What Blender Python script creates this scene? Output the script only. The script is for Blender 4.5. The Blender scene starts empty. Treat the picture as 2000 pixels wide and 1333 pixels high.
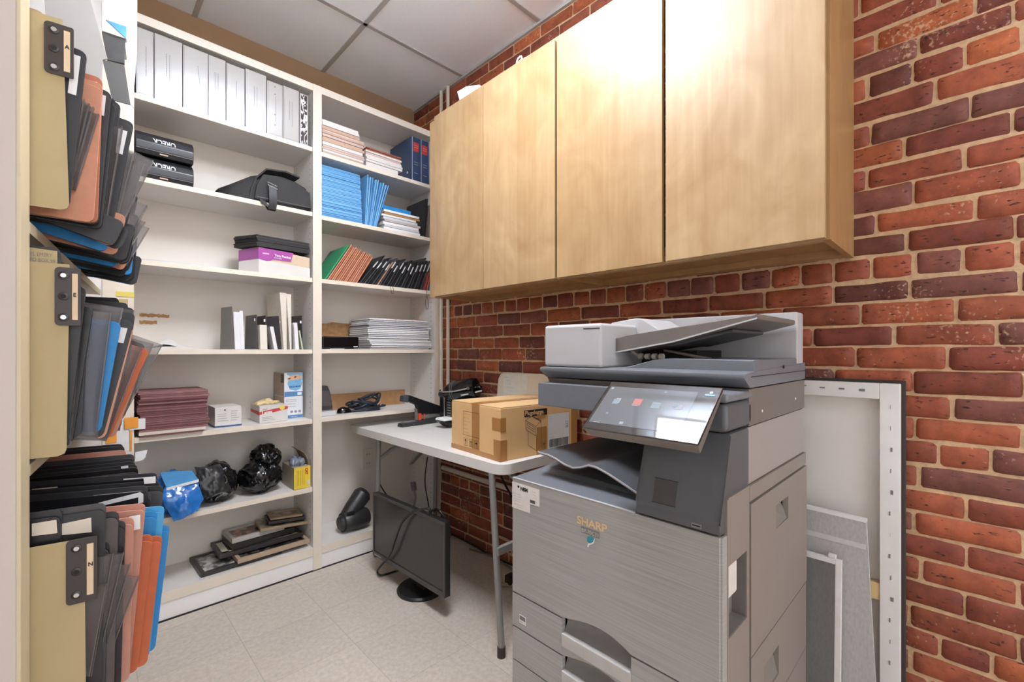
import bpy, bmesh, math, random
from mathutils import Vector, Matrix
random.seed(7)
R = math.radians
C = bpy.context.scene.collection
SC = bpy.context.scene

# ------------------------------------------------------------------ camera
AZ = R(45.7)            # angle between the view axis and the bookcase direction
FPX, CXP, HYP, CAMH = 875.0, 1000.0, 685.0, 1.2
cam_d = bpy.data.cameras.new('camera')
cam = bpy.data.objects.new('camera', cam_d); C.objects.link(cam)
cam.location = (0, 0, CAMH)
cam.rotation_euler = (R(90), 0, -(R(90) - AZ))
cam_d.sensor_width = 36.0
cam_d.lens = 36.0 * FPX / 2000.0
cam_d.shift_y = (HYP - 666.5) / 2000.0
cam_d.clip_start = 0.02
SC.camera = cam

# ------------------------------------------------------------------ world + exposure
w = bpy.data.worlds.new('world'); SC.world = w; w.use_nodes = True
w.node_tree.nodes['Background'].inputs[0].default_value = (0.97, 0.985, 1.0, 1)
w.node_tree.nodes['Background'].inputs[1].default_value = 0.75
SC.view_settings.view_transform = 'Standard'
SC.view_settings.look = 'None'
SC.view_settings.gamma = 1.0
SC.view_settings.exposure = 1.6
SC.view_settings.use_curve_mapping = False
LAMP, UPL, FILL = 14.0, 20.0, .4   # strength of the lamp lens, the added uplight and the fill lamp's share

# measured points: a pixel of the photograph unprojected onto a real plane of the room
XD = (math.sin(AZ), math.cos(AZ)); YD = (-math.cos(AZ), math.sin(AZ))
def ray(px, py):
    l = (px - CXP) / FPX; v = (HYP - py) / FPX
    return Vector((l * XD[0] + XD[1], l * YD[0] + YD[1], v))
O3 = Vector((0, 0, CAMH))
def onX(px, py, c): r = ray(px, py); return O3 + r * (c / r.x)
def onY(px, py, c): r = ray(px, py); return O3 + r * (c / r.y)
def onZ(px, py, c): r = ray(px, py); return O3 + r * ((c - CAMH) / r.z)

# ------------------------------------------------------------------ materials (all procedural)
def lin(c):
    out = []
    for v in c:
        v /= 255.0
        out.append(v / 12.92 if v <= .04045 else ((v + .055) / 1.055) ** 2.4)
    return tuple(out) + (1,)
MATS = {}
def M(name, rgb, rough=.55, var=.05, scale=40, bump=0, metal=0, spec=.5, coat=0, stretch=(1, 1, 1), bscale=None):
    """Principled surface whose colour wanders a little with object-space noise"""
    if name in MATS: return MATS[name]
    m = bpy.data.materials.new(name); m.use_nodes = True; MATS[name] = m
    nt = m.node_tree; b = nt.nodes['Principled BSDF']
    tc = nt.nodes.new('ShaderNodeTexCoord'); mp = nt.nodes.new('ShaderNodeMapping')
    mp.inputs['Scale'].default_value = stretch
    nt.links.new(tc.outputs['Object'], mp.inputs[0])
    nz = nt.nodes.new('ShaderNodeTexNoise'); nz.inputs['Scale'].default_value = scale; nz.inputs['Detail'].default_value = 4
    nt.links.new(mp.outputs[0], nz.inputs['Vector'])
    mx = nt.nodes.new('ShaderNodeMix'); mx.data_type = 'RGBA'
    c = lin(rgb)
    mx.inputs['A'].default_value = tuple(max(0, v * (1 - 2.2 * var)) for v in c[:3]) + (1,)
    mx.inputs['B'].default_value = tuple(min(1, v * (1 + 2.2 * var)) for v in c[:3]) + (1,)
    nt.links.new(nz.outputs[0], mx.inputs['Factor'])
    nt.links.new(mx.outputs['Result'], b.inputs['Base Color'])
    b.inputs['Roughness'].default_value = rough; b.inputs['Metallic'].default_value = metal
    b.inputs['Specular IOR Level'].default_value = spec; b.inputs['Coat Weight'].default_value = coat
    b.inputs['Coat Roughness'].default_value = .08
    if bump:
        n2 = nt.nodes.new('ShaderNodeTexNoise'); n2.inputs['Scale'].default_value = bscale or scale * 3; n2.inputs['Detail'].default_value = 3
        nt.links.new(mp.outputs[0], n2.inputs['Vector'])
        bp = nt.nodes.new('ShaderNodeBump'); bp.inputs['Strength'].default_value = bump; bp.inputs['Distance'].default_value = .002
        nt.links.new(n2.outputs[0], bp.inputs['Height']); nt.links.new(bp.outputs[0], b.inputs['Normal'])
    return m
def emit_mat(name, rgb, s, base=.8):
    m = bpy.data.materials.new(name); m.use_nodes = True; MATS[name] = m
    nt = m.node_tree; b = nt.nodes['Principled BSDF']
    b.inputs['Base Color'].default_value = (base, base, base, 1)
    b.inputs['Emission Color'].default_value = lin(rgb); b.inputs['Emission Strength'].default_value = s
    return m
def clear_mat(name, rgb, opac=.25, rough=.12):
    """thin clear plastic: mostly see-through with a grey haze and a sheen"""
    m = bpy.data.materials.new(name); m.use_nodes = True; MATS[name] = m
    nt = m.node_tree; b = nt.nodes['Principled BSDF']; out = nt.nodes['Material Output']
    b.inputs['Base Color'].default_value = lin(rgb); b.inputs['Roughness'].default_value = rough
    tc = nt.nodes.new('ShaderNodeTexCoord'); nz = nt.nodes.new('ShaderNodeTexNoise'); nz.inputs['Scale'].default_value = 14
    mp = nt.nodes.new('ShaderNodeMapping'); mp.inputs['Scale'].default_value = (1.8, 1.8, .14)
    nt.links.new(tc.outputs['Object'], mp.inputs[0]); nt.links.new(mp.outputs[0], nz.inputs['Vector'])
    bp = nt.nodes.new('ShaderNodeBump'); bp.inputs['Strength'].default_value = .6; bp.inputs['Distance'].default_value = .006
    nt.links.new(nz.outputs[0], bp.inputs['Height']); nt.links.new(bp.outputs[0], b.inputs['Normal'])
    t = nt.nodes.new('ShaderNodeBsdfTransparent'); mx = nt.nodes.new('ShaderNodeMixShader')
    t.inputs[0].default_value = (.93, .93, .93, 1)
    mx.inputs[0].default_value = opac
    nt.links.new(t.outputs[0], mx.inputs[1]); nt.links.new(b.outputs[0], mx.inputs[2]); nt.links.new(mx.outputs[0], out.inputs[0])
    return m

def wood_mat(name, rgb, rgb2, rough=.38):
    m = bpy.data.materials.new(name); m.use_nodes = True; MATS[name] = m
    nt = m.node_tree; b = nt.nodes['Principled BSDF']
    tc = nt.nodes.new('ShaderNodeTexCoord'); mp = nt.nodes.new('ShaderNodeMapping'); mp.inputs['Scale'].default_value = (1, 1, .06)
    nt.links.new(tc.outputs['Object'], mp.inputs[0])
    nz = nt.nodes.new('ShaderNodeTexNoise'); nz.inputs['Scale'].default_value = 45; nz.inputs['Detail'].default_value = 8; nz.inputs['Distortion'].default_value = .6
    nt.links.new(mp.outputs[0], nz.inputs['Vector'])
    n2 = nt.nodes.new('ShaderNodeTexNoise'); n2.inputs['Scale'].default_value = 5; n2.inputs['Detail'].default_value = 5; n2.inputs['Distortion'].default_value = 1.5
    m2 = nt.nodes.new('ShaderNodeMapping'); m2.inputs['Scale'].default_value = (1, 1, .7)
    nt.links.new(tc.outputs['Object'], m2.inputs[0]); nt.links.new(m2.outputs[0], n2.inputs['Vector'])
    # veneer leaves about 11 cm wide, each a touch different
    sx = nt.nodes.new('ShaderNodeSeparateXYZ'); nt.links.new(tc.outputs['Object'], sx.inputs[0])
    dv = nt.nodes.new('ShaderNodeMath'); dv.operation = 'DIVIDE'; dv.inputs[1].default_value = .115; nt.links.new(sx.outputs['Y'], dv.inputs[0])
    fl = nt.nodes.new('ShaderNodeMath'); fl.operation = 'FLOOR'; nt.links.new(dv.outputs[0], fl.inputs[0])
    wn = nt.nodes.new('ShaderNodeTexWhiteNoise'); wn.noise_dimensions = '1D'; nt.links.new(fl.outputs[0], wn.inputs['W'])
    a1 = nt.nodes.new('ShaderNodeMath'); a1.operation = 'MULTIPLY_ADD'; nt.links.new(nz.outputs[0], a1.inputs[0]); a1.inputs[1].default_value = .34
    a2 = nt.nodes.new('ShaderNodeMath'); a2.operation = 'MULTIPLY_ADD'; nt.links.new(n2.outputs[0], a2.inputs[0]); a2.inputs[1].default_value = .8
    a3 = nt.nodes.new('ShaderNodeMath'); a3.operation = 'MULTIPLY'; nt.links.new(wn.outputs[0], a3.inputs[0]); a3.inputs[1].default_value = .16
    nt.links.new(a3.outputs[0], a2.inputs[2]); nt.links.new(a2.outputs[0], a1.inputs[2])
    cr = nt.nodes.new('ShaderNodeValToRGB'); cr.color_ramp.elements[0].position = .42; cr.color_ramp.elements[1].position = .95
    cr.color_ramp.elements[0].color = lin(rgb); cr.color_ramp.elements[1].color = lin(rgb2)
    nt.links.new(a1.outputs[0], cr.inputs[0]); nt.links.new(cr.outputs[0], b.inputs['Base Color'])
    b.inputs['Roughness'].default_value = rough
    return m

# ------------------------------------------------------------------ mesh helpers
class MB:
    def __init__(s): s.bm = bmesh.new(); s.bev = False
    def _faces(s, vs, fs):
        v = [s.bm.verts.new(p) for p in vs]; out = []
        for f in fs:
            try: out.append(s.bm.faces.new([v[i] for i in f]))
            except ValueError: pass
        return v, out
    def box(s, x0, x1, y0, y1, z0, z1, bev=0, mtx=None, seg=2):
        vs = [Vector((x, y, z)) for x in (x0, x1) for y in (y0, y1) for z in (z0, z1)]
        if mtx is not None: vs = [mtx @ v for v in vs]
        v, f = s._faces(vs, [(0, 1, 3, 2), (4, 6, 7, 5), (0, 4, 5, 1), (2, 3, 7, 6), (0, 2, 6, 4), (1, 5, 7, 3)])
        if bev > 0:
            es = list({e for q in f for e in q.edges})
            s.bev = True; bmesh.ops.bevel(s.bm, geom=es, offset=bev, segments=seg, affect='EDGES', profile=.5)
        return s
    def hexa(s, b, t, bev=0):
        """eight corners: bottom four and top four in the same turning order"""
        v, f = s._faces([Vector(p) for p in list(b) + list(t)], [(3, 2, 1, 0), (4, 5, 6, 7), (0, 1, 5, 4), (1, 2, 6, 5), (2, 3, 7, 6), (3, 0, 4, 7)])
        if bev > 0:
            s.bev = True; bmesh.ops.bevel(s.bm, geom=list({e for q in f for e in q.edges}), offset=bev, segments=2, affect='EDGES', profile=.5)
        return s
    def prism(s, pts, d, bev=0):
        """planar polygon (3-D points) extruded along vector d"""
        d = Vector(d); n = len(pts); a = [Vector(p) for p in pts]
        v, f = s._faces(a + [p + d for p in a], [tuple(range(n))[::-1], tuple(range(n, 2 * n))] + [(i, (i + 1) % n, n + (i + 1) % n, n + i) for i in range(n)])
        if bev > 0:
            s.bev = True; bmesh.ops.bevel(s.bm, geom=list({e for q in f for e in q.edges}), offset=bev, segments=2, affect='EDGES', profile=.5)
        return s
    def quad(s, *p): s._faces([Vector(q) for q in p], [tuple(range(len(p)))]); return s
    def tube(s, pts, r, n=8, cap=True):
        pts = [Vector(p) for p in pts]; rings = []
        up = Vector((0, 0, 1)); prev = None
        for i, p in enumerate(pts):
            t = (pts[min(i + 1, len(pts) - 1)] - pts[max(i - 1, 0)]).normalized()
            if prev is None:
                a = t.cross(up)
                if a.length < 1e-3: a = t.cross(Vector((1, 0, 0)))
            else: a = prev - t * prev.dot(t)
            a.normalize(); prev = a; b = t.cross(a)
            rr = r[i] if isinstance(r, (list, tuple)) else r
            rings.append([s.bm.verts.new(p + (a * math.cos(q) + b * math.sin(q)) * rr) for q in (2 * math.pi * k / n for k in range(n))])
        for A, B in zip(rings, rings[1:]):
            for k in range(n): s.bm.faces.new((A[k], A[(k + 1) % n], B[(k + 1) % n], B[k]))
        if cap:
            s.bm.faces.new(rings[0][::-1]); s.bm.faces.new(rings[-1])
        return s
    def ribbon(s, pts, wv, th):
        """strip along pts, width vector wv, thickness th along the local normal"""
        pts = [Vector(p) for p in pts]; wv = Vector(wv); rows = []
        for i, p in enumerate(pts):
            t = (pts[min(i + 1, len(pts) - 1)] - pts[max(i - 1, 0)]).normalized(); n = t.cross(wv).normalized() * th
            rows.append([s.bm.verts.new(q) for q in (p, p + wv, p + wv + n, p + n)])
        for A, B in zip(rows, rows[1:]):
            for k in range(4): s.bm.faces.new((A[k], A[(k + 1) % 4], B[(k + 1) % 4], B[k]))
        s.bm.faces.new(rows[0][::-1]); s.bm.faces.new(rows[-1]); return s
    def disc(s, c, r, nrm, n=16, h=0.001):
        nrm = Vector(nrm).normalized(); c = Vector(c); return s.tube([c, c + nrm * h], r, n)
    def lathe(s, c, axis, prof, n=20):
        """prof: list of (along axis, radius)"""
        axis = Vector(axis).normalized(); c = Vector(c); a = axis.cross(Vector((0, 0, 1)))
        if a.length < 1e-3: a = Vector((1, 0, 0))
        a.normalize(); b = axis.cross(a); rings = []
        for h, r in prof:
            rings.append([s.bm.verts.new(c + axis * h + (a * math.cos(q) + b * math.sin(q)) * max(r, 1e-4)) for q in (2 * math.pi * k / n for k in range(n))])
        for A, B in zip(rings, rings[1:]):
            for k in range(n): s.bm.faces.new((A[k], A[(k + 1) % n], B[(k + 1) % n], B[k]))
        s.bm.faces.new(rings[0][::-1]); s.bm.faces.new(rings[-1]); return s
    def grid(s, fn, nu, nv):
        vv = [[s.bm.verts.new(fn(i / nu, j / nv)) for j in range(nv + 1)] for i in range(nu + 1)]
        for i in range(nu):
            for j in range(nv): s.bm.faces.new((vv[i][j], vv[i + 1][j], vv[i + 1][j + 1], vv[i][j + 1]))
        return s
    def jitter(s, a, sc=8, seed=0):
        from mathutils import noise
        for v in s.bm.verts: v.co += noise.noise_vector(v.co * sc + Vector((seed, seed * 2, 0))) * a
        return s
    def build(s, name, m, parent=None, base=None, ang=32):
        bm = s.bm
        bmesh.ops.recalc_face_normals(bm, faces=bm.faces)
        for f in bm.faces: f.smooth = True
        for e in bm.edges:
            e.smooth = not (len(e.link_faces) != 2 or e.calc_face_angle(0) > R(ang))
        o = None
        mw = wmat(parent) if parent else (Matrix.Translation(Vector(base)) if base is not None else Matrix())
        if parent or base is not None: bm.transform(mw.inverted())
        me = bpy.data.meshes.new(name); bm.to_mesh(me); bm.free()
        o = bpy.data.objects.new(name, me); C.objects.link(o)
        if m: me.materials.append(m)
        if s.bev:
            wn = o.modifiers.new('weighted_normals', 'WEIGHTED_NORMAL'); wn.keep_sharp = True; wn.weight = 80
        if parent: o.parent = parent
        elif base is not None: o.location = base
        return o
def wmat(o):
    m = Matrix.LocRotScale(o.location, o.rotation_euler, o.scale)
    return wmat(o.parent) @ m if o.parent else m
def tag(o, label, cat, group=None):
    o['label'] = label; o['category'] = cat
    if group: o['group'] = group
    return o
def thing(name, label, cat, loc=(0, 0, 0), rz=0, group=None):
    o = bpy.data.objects.new(name, None); C.objects.link(o); o.empty_display_size = .05
    o.location = loc; o.rotation_euler = (0, 0, rz)
    return tag(o, label, cat, group)
def struct(o): o['kind'] = 'structure'; return o
def copy_tree(o, parent=None):
    c = o.copy(); C.objects.link(c)
    if parent: c.parent = parent
    for ch in list(o.children): copy_tree(ch, c)
    return c
def lab(o, s): o['label'] = s; return o
def text(s, org, xd, yd, size, m, parent, name='lettering', sx=1.0, th=.0006, align='LEFT', bold=0):
    """flat lettering lying on a surface: origin, reading direction, up direction"""
    cu = bpy.data.curves.new('lettering', 'FONT'); cu.body = s; cu.size = size; cu.align_x = align; cu.offset = bold
    cu.resolution_u = 3
    t = bpy.data.objects.new('lettering', cu); C.objects.link(t)
    bpy.context.view_layer.update()
    me = bpy.data.meshes.new_from_object(t.evaluated_get(bpy.context.evaluated_depsgraph_get()))
    bpy.data.objects.remove(t); bpy.data.curves.remove(cu)
    xd = Vector(xd).normalized(); yd = Vector(yd).normalized(); zd = xd.cross(yd)
    mt = Matrix((xd * sx, yd, zd)).transposed().to_4x4(); mt.translation = Vector(org) + zd * th
    me.transform(mt)
    if parent: me.transform(wmat(parent).inverted())
    me.materials.clear(); me.materials.append(m)
    o = bpy.data.objects.new(name, me); C.objects.link(o)
    if parent: o.parent = parent
    return o
ORD = ['zeroth', 'first', 'second', 'third', 'fourth', 'fifth', 'sixth', 'seventh', 'eighth', 'ninth', 'tenth', 'eleventh', 'twelfth', 'thirteenth', 'fourteenth', 'fifteenth', 'sixteenth', 'seventeenth', 'eighteenth', 'nineteenth', 'twentieth']
def nth(i):
    if i <= 20: return ORD[i]
    tens = {2: 'twenty', 3: 'thirty', 4: 'forty', 5: 'fifty'}
    if i % 10 == 0: return {3: 'thirtieth', 4: 'fortieth', 5: 'fiftieth'}[i // 10]
    return tens[i // 10] + '-' + ORD[i % 10]

# palette
WHITE = M('white_melamine', (226, 222, 217), .45, .015, 6)
CREAM = M('cream_edge', (226, 214, 197), .5, .03, 20)
KICK = M('kick_white', (236, 233, 230), .45, .02, 6)
TAN = M('tan_paint', (160, 128, 96), .8, .03, 9)
PAINT = M('white_paint', (222, 218, 212), .8, .02, 5)
TILE = M('ceiling_tile', (243, 245, 248), .92, .025, 120, .25, bscale=260)
TBAR = M('ceiling_bar', (176, 172, 168), .5, .02, 20)
MAUVE = M('mauve_panel', (196, 184, 178), .5, .015, 4)
BLACK = M('black_plastic', (26, 26, 28), .42, .08, 60)
GLOSSB = M('gloss_black', (14, 14, 16), .16, .05, 30)
DGREY = M('dark_grey_plastic', (74, 75, 79), .42, .03, 60)
CHROME = M('chrome', (200, 200, 200), .2, .02, 30, metal=1)
STEEL = M('grey_steel', (140, 138, 136), .45, .04, 40, metal=.3)
PAPER = M('white_paper', (228, 227, 226), .7, .02, 50)
PAPER2 = M('grey_paper', (203, 202, 203), .7, .03, 50)
CARD = M('cream_card', (174, 157, 119), .7, .03, 18)
COPPER = M('copper_kraft', (190, 132, 104), .7, .06, 60)
FBLACK = M('black_folder', (44, 43, 46), .42, .1, 25)
FBLUE = M('blue_folder', (36, 128, 190), .5, .06, 25)
INK = M('black_ink', (30, 29, 30), .7, .05, 50)
GINK = M('grey_ink', (120, 120, 122), .7, .05, 50)
CLEAR = clear_mat('clear_pocket', (118, 112, 111), .42, .13)
SMOKE = clear_mat('smoky_pocket', (98, 92, 92), .6, .16)
# ================================================================== room shell
XW, YB, YF, ZC = 1.77, 2.82, 2.497, 2.94
XL, YN = -1.15, -2.6
# floor with 33 cm vinyl tiles
def floor_mat():
    m = bpy.data.materials.new('vinyl_tile'); m.use_nodes = True; nt = m.node_tree; b = nt.nodes['Principled BSDF']
    tc = nt.nodes.new('ShaderNodeTexCoord'); mp = nt.nodes.new('ShaderNodeMapping'); mp.inputs['Location'].default_value = (-.164, -.12, 0)
    nt.links.new(tc.outputs['Object'], mp.inputs[0])
    br = nt.nodes.new('ShaderNodeTexBrick'); br.offset = 0; br.inputs['Scale'].default_value = 1
    br.inputs['Brick Width'].default_value = .328; br.inputs['Row Height'].default_value = .328; br.inputs['Mortar Size'].default_value = .0009
    br.inputs['Color1'].default_value = (1, 1, 1, 1); br.inputs['Color2'].default_value = (.93, .93, .93, 1); br.inputs['Mortar'].default_value = (.62, .58, .54, 1)
    nt.links.new(mp.outputs[0], br.inputs['Vector'])
    n1 = nt.nodes.new('ShaderNodeTexNoise'); n1.inputs['Scale'].default_value = 55; n1.inputs['Detail'].default_value = 6; n1.inputs['Roughness'].default_value = .7
    nt.links.new(tc.outputs['Object'], n1.inputs['Vector'])
    cr = nt.nodes.new('ShaderNodeValToRGB'); cr.color_ramp.elements[0].position = .3; cr.color_ramp.elements[1].position = .7
    cr.color_ramp.elements[0].color = lin((190, 178, 164)); cr.color_ramp.elements[1].color = lin((216, 206, 194))
    nt.links.new(n1.outputs[0], cr.inputs[0])
    mx = nt.nodes.new('ShaderNodeMix'); mx.data_type = 'RGBA'; mx.blend_type = 'MULTIPLY'; mx.inputs['Factor'].default_value = 1
    nt.links.new(cr.outputs[0], mx.inputs['A']); nt.links.new(br.outputs[0], mx.inputs['B'])
    n2 = nt.nodes.new('ShaderNodeTexNoise'); n2.inputs['Scale'].default_value = 2.5; n2.inputs['Detail'].default_value = 5
    nt.links.new(tc.outputs['Object'], n2.inputs['Vector'])
    c2 = nt.nodes.new('ShaderNodeValToRGB'); c2.color_ramp.elements[0].position = .25; c2.color_ramp.elements[0].color = (.93, .92, .91, 1); c2.color_ramp.elements[1].position = .6
    nt.links.new(n2.outputs[0], c2.inputs[0])
    m2 = nt.nodes.new('ShaderNodeMix'); m2.data_type = 'RGBA'; m2.blend_type = 'MULTIPLY'; m2.inputs['Factor'].default_value = 1
    nt.links.new(mx.outputs['Result'], m2.inputs['A']); nt.links.new(c2.outputs[0], m2.inputs['B'])
    nt.links.new(m2.outputs['Result'], b.inputs['Base Color'])
    b.inputs['Roughness'].default_value = .48
    return m
struct(MB().box(XL, XW + .12, YN, YB + .1, -.1, 0).build('floor', floor_mat()))
struct(MB().box(XL, XW + .12, YN, YB + .1, ZC, ZC + .1).build('ceiling', TILE))
struct(MB().box(XL, XW + .12, YB, YB + .1, 0, ZC).build('wall_back', TAN))
struct(MB().box(XL - .1, XL, YN, YB + .1, 0, ZC).build('wall_left', PAINT))
# no wall behind the camera: left out so the world light fills the room
# T-bar ceiling grid and wall angles
g = MB()
for k in range(-3, 4):
    x = 1.105 + .66 * k
    if XL < x < XW - .02: g.box(x - .012, x + .012, YN, YB, ZC - .006, ZC + .001, .001, seg=1)
for k in range(-8, 1):
    y = 2.25 + .66 * k
    if YN < y: g.box(XL, XW, y - .012, y + .012, ZC - .006, ZC + .001, .001, seg=1)
struct(g.build('trim_1', TBAR))
struct(MB().box(XW - .022, XW, YN, YB, ZC - .018, ZC + .001).build('trim_2', TBAR))
# first fixture is inferred; its hanging, the uplights and the second fixture are added
def hung_light(x0, x1, y0, y1, z, down, upw, label, k):
    t = thing('ceiling_light', label, 'ceiling light', ((x0 + x1) / 2, (y0 + y1) / 2, z))
    f = MB()
    f.box(x0, x1, y0, y0 + .02, z, z + .06, .002).box(x0, x1, y1 - .02, y1, z, z + .06, .002).box(x0, x0 + .02, y0 + .02, y1 - .02, z, z + .06, .002).box(x1 - .02, x1, y0 + .02, y1 - .02, z, z + .06, .002)
    f.build('frame', M('lamp_frame', (235, 235, 232), .4), t)
    MB().box(x0 + .02, x1 - .02, y0 + .02, y1 - .02, z + .002, z + .012).build('diffuser', emit_mat('lamp_lens_%d' % k, (247, 249, 255), down), t)
    MB().box(x0 + .02, x1 - .02, y0 + .02, y1 - .02, z + .04, z + .05).build('added_uplight_lens', emit_mat('added_uplight_%d' % k, (226, 238, 255), upw), t)  # upward glow added to brighten the ceiling
    for y in (y0 + .12, y1 - .12): MB().tube([((x0 + x1) / 2, y, z + .05), ((x0 + x1) / 2, y, ZC)], .003, 6).build('hanger', CHROME, t)
    return t
hung_light(.40, .985, .78, 1.365, 2.76, LAMP, UPL, 'flat white hung ceiling light in front of the wooden cabinet', 1)
hung_light(.40, .985, -1.9, -1.315, 2.76, LAMP * FILL, UPL * FILL, 'added unseen fill light hung at the open end of the room', 2)  # unseen second lamp added as weaker fill

# ------------------------------------------------------------------ brick wall: every course laid at its measured height
def brick_mat():
    m = bpy.data.materials.new('brick'); m.use_nodes = True; nt = m.node_tree; b = nt.nodes['Principled BSDF']
    at = nt.nodes.new('ShaderNodeAttribute'); at.attribute_name = 'tint'
    tc = nt.nodes.new('ShaderNodeTexCoord')
    n1 = nt.nodes.new('ShaderNodeTexNoise'); n1.inputs['Scale'].default_value = 22; n1.inputs['Detail'].default_value = 7; n1.inputs['Roughness'].default_value = .65
    nt.links.new(tc.outputs['Object'], n1.inputs['Vector'])
    c1 = nt.nodes.new('ShaderNodeValToRGB'); c1.color_ramp.elements[0].position = .3; c1.color_ramp.elements[0].color = (.6, .55, .54, 1); c1.color_ramp.elements[1].position = .72; c1.color_ramp.elements[1].color = (1.2, 1.2, 1.2, 1)
    nt.links.new(n1.outputs[0], c1.inputs[0])
    mx = nt.nodes.new('ShaderNodeMix'); mx.data_type = 'RGBA'; mx.blend_type = 'MULTIPLY'; mx.inputs['Factor'].default_value = 1
    nt.links.new(at.outputs['Color'], mx.inputs['A']); nt.links.new(c1.outputs[0], mx.inputs['B'])
    # lime specks and smears
    n3 = nt.nodes.new('ShaderNodeTexNoise'); n3.inputs['Scale'].default_value = 95; n3.inputs['Detail'].default_value = 4
    n4 = nt.nodes.new('ShaderNodeTexNoise'); n4.inputs['Scale'].default_value = 6; n4.inputs['Detail'].default_value = 3
    for n in (n3, n4): nt.links.new(tc.outputs['Object'], n.inputs['Vector'])
    ad = nt.nodes.new('ShaderNodeMath'); ad.operation = 'MULTIPLY'; nt.links.new(n3.outputs[0], ad.inputs[0]); nt.links.new(n4.outputs[0], ad.inputs[1])
    c3 = nt.nodes.new('ShaderNodeValToRGB'); c3.color_ramp.elements[0].position = .355; c3.color_ramp.elements[1].position = .46; c3.color_ramp.elements[1].color = (.75, .75, .75, 1)
    nt.links.new(ad.outputs[0], c3.inputs[0])
    m2 = nt.nodes.new('ShaderNodeMix'); m2.data_type = 'RGBA'; nt.links.new(c3.outputs[0], m2.inputs['Factor'])
    nt.links.new(mx.outputs['Result'], m2.inputs['A']); m2.inputs['B'].default_value = lin((214, 176, 146))
    # drag marks and pits
    vo = nt.nodes.new('ShaderNodeTexNoise'); vo.inputs['Scale'].default_value = 105; vo.inputs['Detail'].default_value = 3
    mp = nt.nodes.new('ShaderNodeMapping'); mp.inputs['Scale'].default_value = (1, .45, 1.2); nt.links.new(tc.outputs['Object'], mp.inputs[0]); nt.links.new(mp.outputs[0], vo.inputs['Vector'])
    c4 = nt.nodes.new('ShaderNodeValToRGB'); c4.color_ramp.elements[0].position = .27; c4.color_ramp.elements[0].color = (0, 0, 0, 1); c4.color_ramp.elements[1].position = .36
    nt.links.new(vo.outputs[0], c4.inputs[0])
    m3 = nt.nodes.new('ShaderNodeMix'); m3.data_type = 'RGBA'; m3.inputs['A'].default_value = lin((62, 28, 20)); nt.links.new(c4.outputs[0], m3.inputs['Factor']); nt.links.new(m2.outputs['Result'], m3.inputs['B'])
    nt.links.new(m3.outputs['Result'], b.inputs['Base Color'])
    h1 = nt.nodes.new('ShaderNodeMath'); h1.operation = 'MULTIPLY_ADD'; nt.links.new(c4.outputs[0], h1.inputs[0]); h1.inputs[1].default_value = .8; nt.links.new(n1.outputs[0], h1.inputs[2])
    bp = nt.nodes.new('ShaderNodeBump'); bp.inputs['Strength'].default_value = .8; bp.inputs['Distance'].default_value = .003
    nt.links.new(h1.outputs[0], bp.inputs['Height']); nt.links.new(bp.outputs[0], b.inputs['Normal'])
    b.inputs['Roughness'].default_value = .62
    return m
def course(py): return onX(1800, py, XW).z
rows = [(29, 71, [1712, 1906], 0), (71, 113.5, [1794], 0), (113.5, 163, [1695.5, 1783.5, 1884, 1996], 1), (163, 215.5, [1827], 0), (215.5, 261, [1701, 1896], 0),
        (261, 306, [1766, 1979], 0), (306, 352, [1693, 1884], 0), (352, 401, [1785, 1995], 0), (401, 447, [1711, 1906], 0), (447, 491, [1772, 1982], 0),
        (491, 541, [1702, 1786, 1881.7, 1986], 1), (541, 586, [1777, 1992], 0), (586, 634, [1681, 1867.6], 0), (634, 678, [1746.5, 1948], 0), (678, 724, [1672, 1851], 0),
        (724, 770, [1783.5, 1997.7], 0), (770, 815.6, [1858.7], 0), (815.6, 860, [1787, 1997], 0), (860, 906, [1833, 1936.5], 1), (906, 953, [1795], 0),
        (953, 1000.6, [1887], 0), (1000.6, 1044, [1786, 1999], 0), (1044, 1088.6, [1888], 0), (1088.6, 1134.5, [1799], 0), (1134.5, 1183, [1885.5], 0),
        (1183, 1229, [1776, 1991], 0), (1229, 1272, [1834.5, 1938], 1), (1272, 1318, [1778], 0)]
courses = [(course(b), course(a), [onX(p, 685, XW).y for p in j], h) for a, b, j, h in rows]
zt = courses[0][1]; k = 0
while zt < ZC: courses.insert(0, (zt, zt + .0675, [random.uniform(0, .2)], k == 3)); zt += .0675; k += 1
zb = courses[-1][0]; k = 0
while zb > 0: courses.append((zb - .0685, zb, [random.uniform(0, .2)], k == 4)); zb -= .0685; k += 1
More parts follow.
